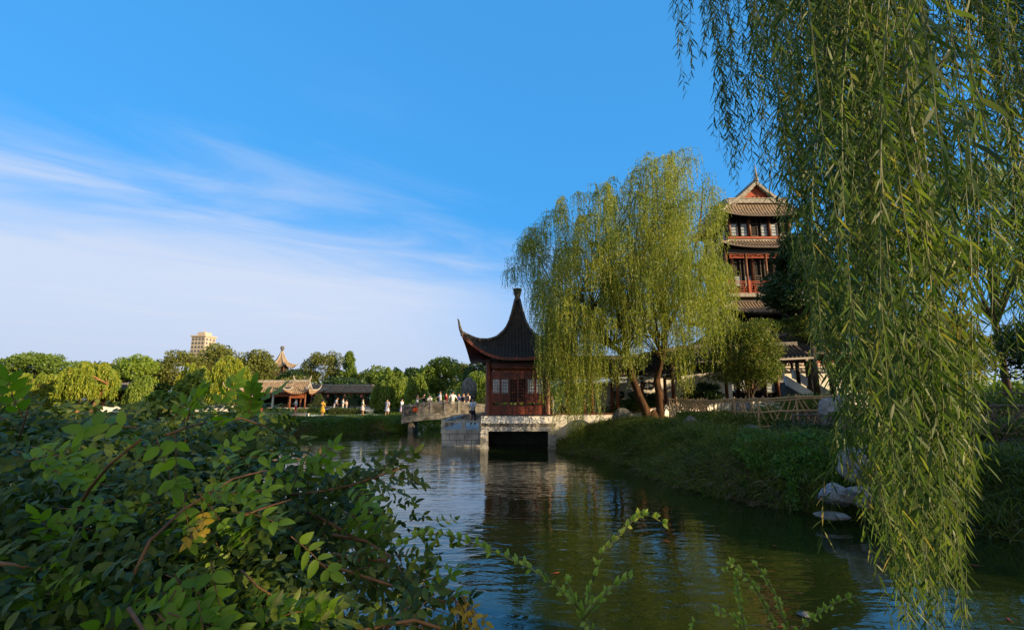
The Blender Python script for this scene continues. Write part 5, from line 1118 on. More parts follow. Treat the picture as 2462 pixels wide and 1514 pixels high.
# ---------------------------------------------------------------- people
def skin_mesh(verts, edges, roots, sub=1):
    me = bpy.data.meshes.new('tmp'); me.from_pydata([v[:3] for v in verts], edges, []); o = bpy.data.objects.new('tmp', me); C.objects.link(o)
    o.modifiers.new('s', 'SKIN'); o.modifiers[0].use_smooth_shade = True
    me.skin_vertices or None
    for i, v in enumerate(verts):
        sv = me.skin_vertices[0].data[i]; sv.radius = (v[3], v[4] if len(v) > 4 else v[3]); sv.use_root = i in roots
    sm = o.modifiers.new('u', 'SUBSURF'); sm.levels = sub; sm.render_levels = sub
    dg = bpy.context.evaluated_depsgraph_get(); res = bpy.data.meshes.new_from_object(o.evaluated_get(dg)); bpy.data.objects.remove(o); bpy.data.meshes.remove(me); return res
def person(label, x, y, z, H, face, shirt, legs, kind='trousers', armL=(0.10, 0, -.5), armR=(-.10, 0, -.5), lean=0.0, sleeve=.5, hair='short', group='visitors crossing the bridge', legcol=None, stride=.05, sit=False):
    """face: heading angle (0 = looks away along +y); arms: wrist position relative to the shoulder (x right, y forward, z up) for a 1.7 m body"""
    e = empty('person', (x, y, z), label, 'person', group, face); k = H / 1.7; ln = lambda zz: lean * (zz - .9)
    if sit: hipz = .55
    hz0 = .90 if not sit else .52; T = lambda zz: zz if not sit else zz - .38
    vv = [(0, ln(.92), T(.92), .15, .11), (0, ln(1.08), T(1.08), .13, .10), (0, ln(1.27), T(1.27), .16, .11), (0, ln(1.40), T(1.40), .10, .085), (0, ln(1.47) , T(1.475), .055), (0, ln(1.55) + .01, T(1.555), .075, .085), (0, ln(1.64) + .01, T(1.64), .078, .092)]
    ee = [(0, 1), (1, 2), (2, 3), (3, 4), (4, 5), (5, 6)]; arms = []
    for s_, a in ((1, armR), (-1, armL)):
        sh = Vector((s_ * .17, ln(1.38), T(1.385))); wr = sh + Vector((a[0] * (1 if s_ > 0 else 1), a[1], a[2])); d = wr - sh; el = sh + d * .5 + Vector((s_ * .05, -.06 if a[2] < -.3 else -.02, -.06 if a[2] > -.4 else 0))
        hd = wr + (wr - el).normalized() * .07; i = len(vv)
        vv += [(*sh, .058), (*el, .044), (*wr, .03), (*hd, .034, .022)]; ee += [(3, i), (i, i + 1), (i + 1, i + 2), (i + 2, i + 3)]; arms.append((sh, el, wr, hd))
    lg = []
    for s_ in (1, -1):
        hp = Vector((s_ * .095, ln(.88), T(.88))); kn = Vector((s_ * .10, s_ * stride + .03, .48)) if not sit else Vector((s_ * .12, .38, .5)); an = Vector((s_ * .10, s_ * stride * 1.6 - .02, .08)) if not sit else Vector((s_ * .12, .40, .08)); to = an + Vector((0, .15, -.045))
        i = len(vv); vv += [(*hp, .085), (*kn, .055), (*an, .037), (*to, .036, .025)]; ee += [(0, i), (i, i + 1), (i + 1, i + 2), (i + 2, i + 3)]; lg.append((hp, kn, an, to))
    vs = [(v[0] * k, v[1] * k, v[2] * k) + tuple(q * k for q in v[3:]) for v in vv]; me = skin_mesh(vs, ee, {0}, 1)
    # nose, ears and five fingers joined into the same mesh
    mb = MB(); hc = Vector((0, ln(1.6) + .01, T(1.6)))
    mb.tube([hc + Vector((0, .075, .01)), hc + Vector((0, .115, -.01)), hc + Vector((0, .08, -.02))], [.012, .014, .01], 5)
    for s_ in (1, -1): mb.tube([hc + Vector((s_ * .07, 0, .02)), hc + Vector((s_ * .09, -.01, 0)), hc + Vector((s_ * .072, 0, -.03))], [.01, .016, .01], 5)
    for (sh, el, wr, hd) in arms:
        d = (hd - el).normalized(); sd2 = d.cross(Vector((0, 1, .2))).normalized()
        for j, fl in enumerate((.055, .07, .075, .068)): b0 = hd + sd2 * (.011 * (j - 1.5)) + d * .01; mb.tube([b0, b0 + d * fl * .5, b0 + d * fl * .85 + Vector((0, .012, -.004))], [.0085, .008, .006], 4)
        mb.tube([wr + d * .03 + sd2 * .025, wr + d * .055 + sd2 * .042, wr + d * .085 + sd2 * .045], [.010, .009, .007], 4)
    mb.v = [tuple(q * k for q in v) for v in mb.v]; bm = bmesh.new(); bm.from_mesh(me); m2 = mb.mesh('x'); bm.from_mesh(m2); bm.to_mesh(me); bm.free(); bpy.data.meshes.remove(m2)
    me.materials.clear(); me.polygons.foreach_set('use_smooth', [True] * len(me.polygons)); me.name = 'body'; body = link('body', me, M['skin'], e)
    q = MB()
    for s_ in (1, -1): q.tube([hc * k + Vector((s_ * .032, .082, .022)) * k, hc * k + Vector((s_ * .032, .094, .022)) * k], [.011 * k, .008 * k], 6)
    q.build('eyes', M['hair'], e)
    # shirt
    sv = [(0, ln(.9), T(.88), .168, .128), (0, ln(1.08), T(1.08), .15, .12), (0, ln(1.27), T(1.27), .182, .13), (0, ln(1.40), T(1.40), .125, .10), (0, ln(1.44), T(1.44), .07, .07)]; se = [(0, 1), (1, 2), (2, 3), (3, 4)]
    for (sh, el, wr, hd) in arms:
        i = len(sv); en = sh.lerp(el, min(1, sleeve * 2)) if sleeve <= .5 else el.lerp(wr, sleeve * 2 - 1); sv += [(*sh, .075), (*sh.lerp(en, .6), .068), (*en, .066)]; se += [(3, i), (i, i + 1), (i + 1, i + 2)]
    if sleeve > 0: sm_ = skin_mesh([tuple(a * k for a in v) for v in sv], se, {0}, 1)
    else: sm_ = skin_mesh([tuple(a * k for a in v) for v in sv[:5]], se[:4], {0}, 1)
    sm_.materials.clear(); sm_.name = 'shirt'; link('shirt', sm_, shirt, e)
    if kind in ('trousers', 'shorts'):
        tv = [(0, ln(.98), T(.98), .158, .122), (0, ln(.9), T(.88), .165, .125)]; te = [(0, 1)]
        for (hp, kn, an, to) in lg:
            i = len(tv); en = an if kind == 'trousers' else kn; tv += [(*hp.lerp(en, .15), .10), (*hp.lerp(en, .6), .08), (*en, .068 if kind == 'trousers' else .085)]; te += [(1, i), (i, i + 1), (i + 1, i + 2)]
        tm_ = skin_mesh([tuple(a * k for a in v) for v in tv], te, {0}, 1); tm_.materials.clear(); tm_.name = kind; link(kind, tm_, legs, e)
    else:
        q = MB(); zl = .48; q.lathe([(.28, T(zl)), (.25, T(.62)), (.19, T(.85)), (.15, T(1.02)), (.12, T(1.06))], (0, ln(.9), 0), 14); q.v = [(v[0] * k, v[1] * k * .8, v[2] * k) for v in q.v]; q.build('skirt', legs, e, True)
    q = MB(); n = 12; c = hc * k + Vector((0, -.012, .025)) * k; ry = [(.02, .108), (.05, .10), (.078, .075), (.092, .04), (.094, 0), (.088, -.04 if hair == 'short' else -.06)]
    base = len(q.v)
    for j, (r_h, zz) in enumerate(ry):
        for i in range(n): t_ = 2 * math.pi * i / n; front = max(0, math.sin(t_)); q.v.append((c.x + r_h * k * math.cos(t_), c.y + r_h * k * 1.12 * math.sin(t_), c.z + k * (zz + (front ** .6) * max(0, (.055 - zz)) * .95)))
    for j in range(len(ry) - 1):
        for i in range(n): q.f.append((base + j * n + i, base + (j + 1) * n + i, base + (j + 1) * n + (i + 1) % n, base + j * n + (i + 1) % n))
    q.f.append(tuple(range(base, base + n)))
    if hair == 'long': q.tube([c + Vector((0, -.07, 0)) * k, c + Vector((0, -.10, -.12)) * k, c + Vector((0, -.10, -.25)) * k], [.07 * k, .075 * k, .03 * k], 8)
    q.build('hair', M['hair'], e, True); return e
white, grey, blue = cloth((.72, .74, .76)), cloth((.30, .33, .38)), cloth((.12, .18, .40))
PI = math.pi; WG = 'people on the far lawn path'
def onp(px, py_feet, Yd): p = at(px, py_feet, Yd); return p.x, Yd, hz_(p.x, Yd)
def walker(label, px, Yd, *a, **k):
    p = at(px, 980, Yd); z = hz_(p.x, Yd) + .05; return person(label, p.x, Yd, z, *a, group=WG, **k)
walker('boy in a white T-shirt and red shorts on the path left of everyone', 711, 46.6, 1.62, PI * .6, white, cloth((.6, .04, .04)), 'shorts', armR=(.02, .25, -.25), armL=(-.02, .25, -.25))
walker('woman in a mustard yellow dress with long dark hair', 776, 46.4, 1.6, -PI * .7, cloth((.50, .32, .04)), cloth((.50, .32, .04)), 'skirt', hair='long', armR=(0, .28, -.2), armL=(0, .2, -.3))
walker('person in a grey blue shirt bending forward behind the hedge', 803, 54, 1.7, -PI * .5, cloth((.26, .29, .42)), grey, lean=.5, armR=(0, .2, -.4), armL=(0, .2, -.4))
walker('person in a white shirt beside the low cloud pine', 824, 53, 1.68, -PI * .45, white, grey, armR=(0, .25, -.25))
walker('person in a pale pink top, right of the one in white by the cloud pine', 833, 53.6, 1.62, PI * .5, cloth((.62, .48, .44)), grey, hair='long', armL=(0, .25, -.2))
walker('girl in a light green top and flowered skirt on the path', 872, 47.5, 1.55, -PI * .4, cloth((.55, .66, .50)), cloth((.60, .45, .45)), 'skirt', hair='long', armR=(.05, .2, -.35))
walker('woman in a lavender dress with dark hair on the path', 931, 46.5, 1.6, PI * .9, cloth((.42, .42, .55)), cloth((.42, .42, .55)), 'skirt', hair='long', armL=(-.06, .12, -.45))
walker('woman in a striped white and purple dress at the bridge foot', 966, 44.6, 1.62, -PI * .6, white, cloth((.45, .36, .52)), 'skirt', hair='long', armR=(0, .25, -.3))
walker('person with back turned in a pale green shirt at the bridge foot', 985, 43.6, 1.66, PI * .1, cloth((.50, .62, .48)), cloth((.55, .55, .50)), hair='short')
def onbridge(label, px, dy, H, face, *a, **k):
    Yd = BY + dy; p = at(px, 975, Yd); return person(label, p.x, Yd, bz(p.x) + .003, H, face, *a, **k)
onbridge('woman in a white vest pointing with an outstretched arm on the bridge', 1003, -.55, 1.62, -PI * .5, white, cloth((.5, .5, .6)), 'skirt', hair='long', sleeve=0.0, armR=(-.02, .5, .05), armL=(-.02, .1, -.45))
onbridge('person in a black shirt next to the pointing woman on the bridge', 1019, .2, 1.66, -PI * .4, cloth((.02, .02, .025)), grey, armR=(0, .3, -.25))
onbridge('person in a white shirt leaning low over the bridge rail', 1034, -.4, 1.5, PI * .95, white, blue, lean=.25, armR=(-.08, .25, -.3), armL=(.08, .25, -.3), hair='long')
onbridge('tall man in a light blue T-shirt in the middle of the bridge', 1058, -.5, 1.78, PI * .6, cloth((.55, .62, .78)), cloth((.35, .45, .72)), armR=(-.05, .28, -.22), armL=(.05, .28, -.22))
onbridge('small child in purple behind the bridge rail', 1067, -.75, 1.05, PI, cloth((.22, .12, .42)), grey)
onbridge('woman in a dark red top on the bridge', 1072, .3, 1.62, -PI * .6, cloth((.35, .03, .04)), cloth((.3, .05, .05)), hair='long', armR=(0, .35, -.2))
onbridge('man in a white shirt and white trousers with spread elbows on the bridge', 1088, -.3, 1.72, PI * .05, white, cloth((.66, .64, .60)), armR=(.2, .1, -.28), armL=(-.2, .1, -.28))
onbridge('person in a blue and white top near the right end of the bridge', 1103, .4, 1.6, PI * .8, cloth((.20, .24, .55)), grey, hair='short')
onbridge('person in a striped white top with a dark backpack near the landing', 1124, .3, 1.7, 0, cloth((.60, .58, .60)), grey, hair='short')
onbridge('person in dark clothes half hidden between the others on the right of the bridge', 1114, .7, 1.64, PI, cloth((.05, .05, .07)), grey)
bx_ = at(1124, 970, BY + .3); q = MB(); q.box(-.16, .16, -.12, .1, -.22, .24, .05); q.tube([(-.1, .08, .2), (-.11, .16, .0), (-.1, .08, -.18)], .02, 5); q.tube([(.1, .08, .2), (.11, .16, .0), (.1, .08, -.18)], .02, 5)
o = q.build('backpack', cloth((.03, .03, .045))); o.location = (bx_.x, BY + .3 - .26, bz(bx_.x) + 1.2); tag(o, 'dark backpack worn by the person in stripes on the bridge', 'backpack')
rb_ = at(1001, 984, BY - .95); q = MB(); q.box(-.17, .17, -.06, .06, -.16, .12, .03); q.tube([(-.12, 0, .11), (-.08, 0, .27), (.08, 0, .27), (.12, 0, .11)], .015, 5)
o = q.build('handbag', cloth((.75, .10, .02))); o.location = (rb_.x, BY - 1.35, rb_.z); tag(o, 'bright red and orange bag hanging on the left end of the bridge railing', 'bag')
p = at(1137, 1021, 32.2); person('man in a white T-shirt and dark trousers standing on the stone landing', p.x, 32.2, .933, 1.78, PI * .85, cloth((.62, .68, .76)), cloth((.02, .02, .035)), group=None, armR=(.03, .16, -.42), armL=(-.02, .30, -.30))
q = MB(); q.tube([(-.14, .04, 1.5), (-.05, .17, 1.3), (.08, .165, 1.1), (.19, .05, .92), (.1, -.15, 1.1), (-.05, -.16, 1.4), (-.14, .04, 1.5)], .013, 5)
q.box(.16, .24, -.1, .12, .78, .95, .02); o = q.build('shoulder_bag', cloth((.03, .03, .04))); o.location = (p.x, 32.2, .933); o.rotation_euler = (0, 0, PI * .85); tag(o, 'small dark shoulder bag carried by the man on the stone landing', 'bag')
p = at(1327, 985, 28.9); person('person in a pale violet shirt standing in the gallery beside the pavilion column', p.x, 28.9, 1.25, 1.65, PI * .5, cloth((.50, .46, .66)), grey, group=None)

# ---------------------------------------------------------------- near plants
def leaflets(P, D, Nn, L, Wd, curl=.15, fold=.12):
    """ovate leaflets with a folded midrib: 8 corners each"""
    D = unit(D); S = unit(np.cross(D, Nn)); Nn = np.cross(S, D); L = np.broadcast_to(L, (len(P),))[:, None]; Wd = np.broadcast_to(Wd, (len(P),))[:, None]
    c = np.broadcast_to(curl, (len(P),))[:, None]; f = lambda u: P + D * L * u - Nn * L * c * u * u
    rows = [P]
    for u, w_ in ((.12, .32), (.36, .50), (.64, .42), (.86, .20)): rows += [f(u) + S * Wd * w_ + Nn * Wd * fold * w_ * 2, f(u), f(u) - S * Wd * w_ + Nn * Wd * fold * w_ * 2]
    V = np.stack(rows + [f(1.0)], 1); T = [(0, 1, 2), (0, 2, 3)]
    for i in (1, 4, 7): T += [(i, i + 3, i + 4), (i, i + 4, i + 1), (i + 1, i + 4, i + 5), (i + 1, i + 5, i + 2)]
    return V, np.array(T + [(10, 13, 11), (11, 13, 12)])
def leaflet_mesh(name, parts, m, parent):
    V = np.concatenate([p[0] for p in parts]); n = len(V); T = parts[0][1]; k = V.shape[1]
    return link(name, np_mesh(name, V.reshape(-1, 3), 0, False, (np.arange(n)[:, None, None] * k + T[None]).reshape(-1, 3)), m, parent)
def compound(P, D, Nn, RL, LL, r_, pairs=4, wr=.48, mbst=None):
    """pinnate leaves: base P, rachis direction D, face normal Nn, rachis length RL, leaflet length LL"""
    D = unit(D); S = unit(np.cross(D, Nn)); Nn = np.cross(S, D); out_ = []; n = len(P); RLc = RL[:, None]; pos = lambda u: P + D * RLc * u - Nn * RLc * .28 * u * u - np.array([0, 0, .15]) * RLc * u * u
    for j in range(pairs):
        u = .25 + .68 * j / max(1, pairs - 1)
        for s_ in (-1, 1):
            dd = unit(D * .55 + S * s_ * .95 + r_.normal(size=(n, 3)) * .16); nn = unit(Nn + r_.normal(size=(n, 3)) * .22)
            out_.append(leaflets(pos(u), dd, nn, LL * (.8 + .35 * r_.random(n)) * (1 - .25 * abs(u - .55)), LL * wr * (.8 + .3 * r_.random(n)), .12 + .25 * r_.random(n)))
    out_.append(leaflets(pos(1.0), unit(D + r_.normal(size=(n, 3)) * .1), Nn, LL * 1.15, LL * wr, .2))
    if mbst is not None:
        for i in range(n): mbst.tube([pos(0)[i], pos(.5)[i], pos(1.0)[i]], [.0022, .0016, .001], 3, False)
    return out_
vb = empty('vine_bush', (-1.6, 2.0, 1.0), 'big leafy vine bush filling the lower left foreground beside the water', 'bush'); VO = np.array([-1.6, 2.0, 1.0])
SIL = [(-60, 950), (0, 968), (90, 962), (150, 985), (230, 1000), (330, 1000), (420, 985), (520, 975), (600, 965), (640, 985), (665, 1015), (680, 1075), (685, 1120), (730, 1130), (790, 1140), (820, 1170), (790, 1215), (690, 1240), (655, 1285), (665, 1330), (700, 1365), (745, 1410), (790, 1470), (810, 1560), (-60, 1560)]
def inside(px, py):
    ins = np.zeros(px.shape, bool); n = len(SIL)
    for i in range(n):
        ax, ay = SIL[i]; bx, by = SIL[(i + 1) % n]; c = ((ay > py) != (by > py)) & (px < (bx - ax) * (py - ay) / (by - ay + 1e-9) + ax); ins ^= c
    return ins
YT = ([950, 985, 1030, 1100, 1200, 1350, 1560], [3.9, 3.3, 2.7, 2.2, 1.75, 1.42, 1.15])
def px2w(px, py, Yd):
    x = (px - 1231) / F; y = (757 - py) / F; dy = CP - SP * y; k = Yd / dy; return np.stack([x * k, Yd, CAMZ + (SP + CP * y) * k], -1)
r_ = np.random.default_rng(77); stm = MB(); parts = []; inner = []
def vine_layer(n, off, jit, LLr, young=False, colr=None, region=None):
    px = r_.uniform(-60, 960, n * 4); py = 950 + 610 * r_.random(n * 4) ** 1.5; k = inside(px, py)
    px, py = px[k][:n], py[k][:n]; bump = .16 * np.sin(px * .021 + 1.1) * np.sin(py * .03) + .10 * np.sin(px * .05 + py * .04)
    Yd = (np.interp(py, *YT) * (1 + .10 * np.clip((px - 500) / 450, -1, 1)) + off + jit * r_.normal(size=len(px)) + bump * .7); P = px2w(px, py, Yd)
    az = r_.uniform(0, 2 * np.pi, len(px)); D = np.stack([np.cos(az), np.sin(az) * .8, -.15 + .35 * r_.normal(size=len(px))], 1); Nn = unit(np.array([0.1, -.45, .8]) + r_.normal(size=(len(px), 3)) * .38)
    s_ = np.clip(Yd / 2.0, .8, 1.15)
    return P - VO, D, Nn, (.17 + .08 * r_.random(len(px))) * s_, (LLr[0] + (LLr[1] - LLr[0]) * r_.random(len(px))) * s_
for n, off, jit in ((620, 0, .06), (620, .12, .06), (560, .26, .08), (420, .42, .1)):
    parts += compound(*vine_layer(n, off, jit, (.040, .060)), r_, 4)
# body of the bush down to the ground
n = 1500; x = r_.uniform(-4.6, -.45, n); y = r_.uniform(1.4, 4.2, n); k = (y > 1.6 + .5 * (x + 1.2).clip(0)) & (pond_sd(x, y) > -.5); x, y = x[k], y[k]; z = 1.0 + r_.random(len(x)) ** .6 * 1.05
parts += compound(np.stack([x, y, z], 1) - VO, r_.normal(size=(len(x), 3)), unit(r_.normal(size=(len(x), 3)) + [0, -.2, .8]), .2 + 0 * x, .055 + 0 * x, r_, 3)
leaflet_mesh('foliage', parts, M['vine'], vb)
# young bright sprays, their lime also standing in for sunlit patches: (px, py, distance, heading in the picture plane (dx, dz), size, count, spread)
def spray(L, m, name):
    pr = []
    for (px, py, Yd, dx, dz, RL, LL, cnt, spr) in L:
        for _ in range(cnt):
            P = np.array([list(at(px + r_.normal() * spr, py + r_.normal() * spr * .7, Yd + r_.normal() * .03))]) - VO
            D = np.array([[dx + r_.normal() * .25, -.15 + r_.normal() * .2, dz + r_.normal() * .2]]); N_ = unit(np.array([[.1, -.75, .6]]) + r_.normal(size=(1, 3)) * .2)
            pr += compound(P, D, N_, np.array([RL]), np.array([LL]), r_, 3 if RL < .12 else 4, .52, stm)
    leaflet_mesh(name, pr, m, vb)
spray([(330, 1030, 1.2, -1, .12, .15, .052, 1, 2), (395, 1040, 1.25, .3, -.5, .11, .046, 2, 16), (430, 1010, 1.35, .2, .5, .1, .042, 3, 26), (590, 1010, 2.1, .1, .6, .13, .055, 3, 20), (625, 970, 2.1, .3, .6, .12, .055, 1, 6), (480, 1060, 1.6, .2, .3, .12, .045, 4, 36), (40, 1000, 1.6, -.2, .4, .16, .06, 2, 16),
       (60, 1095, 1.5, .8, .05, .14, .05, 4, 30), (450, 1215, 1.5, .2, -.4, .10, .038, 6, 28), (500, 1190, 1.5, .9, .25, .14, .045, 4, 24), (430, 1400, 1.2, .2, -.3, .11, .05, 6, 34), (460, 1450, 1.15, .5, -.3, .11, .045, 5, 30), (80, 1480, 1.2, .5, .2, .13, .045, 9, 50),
       (260, 1490, 1.15, .4, .2, .12, .042, 8, 50), (620, 1480, 1.3, .6, .2, .12, .045, 6, 50), (700, 1130, 2.0, .5, .35, .15, .05, 4, 30), (560, 1105, 1.9, .9, .2, .15, .055, 4, 24), (820, 1200, 1.8, .6, -.3, .12, .05, 4, 30), (1010, 1400, 1.5, .8, .1, .10, .03, 3, 20), (240, 1210, 1.6, -.5, .2, .14, .05, 3, 60), (120, 1330, 1.45, .6, .2, .14, .05, 4, 90), (600, 1330, 1.5, .5, .2, .14, .05, 3, 80)], M['vine_young_lit'], 'young_lit_foliage')
spray([(1090, 1430, 1.45, .5, -.5, .10, .026, 5, 14), (1105, 1455, 1.42, .3, -.9, .10, .024, 4, 12), (1085, 1490, 1.4, .1, -.9, .08, .022, 3, 12), (478, 1240, 1.46, .2, -.6, .06, .03, 3, 12), (262, 1437, 1.3, .3, .3, .03, .02, 2, 3)], M['vine_yellow'], 'yellow_foliage')
# branches reaching over the water with their leaves
arms_ = [([(690, 1190, 2.0), (780, 1180, 1.95), (850, 1165, 1.9), (920, 1140, 1.9), (985, 1120, 1.95)], 16, .11, .045), ([(740, 1230, 1.9), (800, 1260, 1.8), (850, 1290, 1.75), (880, 1300, 1.7)], 12, .11, .05), ([(800, 1285, 1.7), (880, 1300, 1.68), (935, 1335, 1.62), (965, 1375, 1.58), (983, 1440, 1.55)], 3, .07, .03),
         ([(740, 1350, 1.6), (830, 1370, 1.55), (920, 1400, 1.5), (1000, 1425, 1.48), (1075, 1448, 1.45)], 12, .09, .034), ([(900, 1540, 1.3), (960, 1480, 1.35), (990, 1420, 1.45), (1010, 1395, 1.5)], 10, .09, .036), ([(800, 1330, 1.6), (860, 1345, 1.58), (930, 1345, 1.56)], 7, .09, .04),
         ([(860, 1520, 1.25), (930, 1500, 1.3), (1000, 1490, 1.3), (1060, 1510, 1.3)], 9, .1, .04)]
pr = []
for L, cnt, RL, LL in arms_:
    W_ = [np.array(at(*p)) - VO for p in L]; q = MB(); q.tube(W_, [.006, .005, .0045, .004, .003, .003][:len(W_)], 6); q.build('branch', M['twig'], vb, True)
    for i in range(cnt):
        f = (i + .5) / cnt * (len(W_) - 1); a = int(f); b0 = W_[a] * (1 - f + a) + W_[min(a + 1, len(W_) - 1)] * (f - a); t_ = unit(W_[min(a + 1, len(W_) - 1)] - W_[a])
        D = t_ + np.array([0, 0, 1 if i % 2 else -1.1]) * .8 + r_.normal(size=3) * .4; pr += compound(b0[None], D[None], unit(np.array([[.1, -.7, .6]]) + r_.normal(size=(1, 3)) * .35), np.array([RL]), np.array([LL]), r_, 3, .5, stm)
leaflet_mesh('overhanging_foliage', pr, M['vine'], vb)
for L, r0 in (([(180, 1235, 1.5), (215, 1175, 1.45), (265, 1115, 1.42), (340, 1055, 1.4)], .009), ([(312, 1400, 1.25), (360, 1300, 1.3), (440, 1225, 1.42), (560, 1150, 1.6), (640, 1130, 1.8)], .0075), ([(-20, 1352, 1.3), (70, 1362, 1.3), (130, 1375, 1.35)], .010), ([(310, 1462, 1.1), (335, 1500, 1.05), (370, 1550, 1.0)], .008),
              ([(400, 1045, 1.3), (470, 1020, 1.5), (580, 1005, 1.8), (640, 1025, 2.0), (685, 1055, 2.1)], .006), ([(45, 1060, 1.4), (60, 1010, 1.35), (70, 975, 1.3)], .004), ([(570, 1245, 1.5), (650, 1215, 1.6), (700, 1200, 1.7)], .006), ([(580, 1370, 1.35), (620, 1410, 1.3), (670, 1440, 1.3)], .005),
              ([(700, 1180, 1.9), (735, 1100, 1.9), (750, 1070, 1.9), (765, 1085, 1.9)], .003), ([(955, 1330, 1.6), (980, 1390, 1.55), (1040, 1440, 1.5), (1045, 1500, 1.48)], .002), ([(1020, 1455, 1.45), (1090, 1480, 1.4), (1150, 1405, 1.5), (1200, 1385, 1.55)], .0022)):
    q = MB(); q.tube([np.array(at(*p)) - VO for p in L], [r0 * .62 * (1 - .45 * i / (len(L) - 1)) for i in range(len(L))], 7); q.build('branch', M['twig'], vb, True)
for i in range(16):
    a = np.array([r_.uniform(-4, -1.7), r_.uniform(2.2, 3.4), .9]); q = MB(); q.tube([a - VO, a + [r_.normal() * .1, r_.normal() * .1, .5] - VO, a + [r_.normal() * .15, r_.normal() * .15, .95] - VO], [.014, .01, .005], 6); q.build('stem', M['twig'], vb, True)
tag(stm.build('leaf_stalks', M['twig'], vb, True), kind='stuff')

def thorny(label, base, stems, Ysc, seed, LL=.03):
    r_ = np.random.default_rng(seed); B = np.array(at(*base)); gz0 = hz_(B[0], B[1]); O = np.array([B[0], B[1], gz0]); e = empty('thorny_shrub', tuple(O), label, 'shrub', 'thorny sprigs over the water'); sm_ = MB(); pr = []
    for L in stems:
        W_ = [np.array(at(*p)) - O for p in L]
        if L[0][1] >= 1500: W_ = [np.array([0, 0, -.05]), W_[0] * np.array([.6, .6, .6])] + W_
        k = len(W_); sm_.tube(W_, [.0042 * (1 - .6 * i / (k - 1)) for i in range(k)], 6)
        seg = [np.linalg.norm(W_[i + 1] - W_[i]) for i in range(k - 1)]; tot = sum(seg); d = 0.04; s0 = 2 if L[0][1] >= 1500 else 0
        d = sum(seg[:s0])
        while d < tot:
            acc = 0
            for i in range(k - 1):
                if acc + seg[i] >= d: break
                acc += seg[i]
            f = (d - acc) / seg[i]; P = W_[i] * (1 - f) + W_[i + 1] * f; T = unit(W_[i + 1] - W_[i]); g = d / tot
            for q_ in range(4 + int(4 * (g > .9))):
                Dd = T * .55 + np.array([0, -.1, .8]) * (1 if r_.random() < .75 else -.5) + r_.normal(size=3) * .35; pr.append(leaflets(P[None], Dd[None], unit(np.array([[0, -.8, .4]]) + r_.normal(size=(1, 3)) * .4), LL * (.6 + .7 * r_.random()) * (1.15 - .5 * g), LL * .38, .2))
            sm_.tube([P, P + unit(r_.normal(size=3) * .4 + np.array([0, 0, 1])) * .014], [.0012, .0003], 3, False); d += r_.uniform(.018, .032)
    sm_.build('stems', M['twig_green'], e, True); leaflet_mesh('leaves', pr, M['sprig'], e)
Yt = 1.45
thorny('thorny shrub sprig arching left over the blue water, with two upright shoots', (1470, 1600, Yt - .1), [[(1440, 1530, Yt), (1400, 1480, Yt), (1340, 1410, Yt), (1275, 1365, Yt + .03), (1200, 1332, Yt + .05), (1130, 1302, Yt + .06), (1060, 1283, Yt + .06), (1005, 1286, Yt + .05), (955, 1312, Yt + .03)],
        [(1408, 1500, Yt), (1420, 1410, Yt + .02), (1445, 1330, Yt + .05), (1490, 1285, Yt + .06), (1535, 1235, Yt + .07), (1565, 1240, Yt + .07), (1597, 1258, Yt + .06)], [(1400, 1490, Yt), (1440, 1440, Yt), (1480, 1405, Yt), (1520, 1385, Yt)], [(1402, 1485, Yt), (1375, 1430, Yt), (1365, 1395, Yt)]], 1, 5)
thorny('thorny shrub sprigs standing over the green water left of the willow tip', (1850, 1600, Yt - .1), [[(1795, 1530, Yt), (1778, 1450, Yt), (1770, 1385, Yt + .02), (1740, 1372, Yt + .02)], [(1876, 1530, Yt), (1835, 1445, Yt), (1800, 1390, Yt), (1760, 1352, Yt)], [(1900, 1530, Yt), (1868, 1440, Yt), (1838, 1380, Yt), (1815, 1358, Yt)],
        [(1915, 1520, Yt), (1970, 1470, Yt), (2015, 1445, Yt), (2060, 1430, Yt)], [(1795, 1525, Yt), (1760, 1480, Yt), (1710, 1460, Yt)], [(1660, 1545, Yt), (1668, 1500, Yt), (1680, 1492, Yt)]], 1, 6, .024)

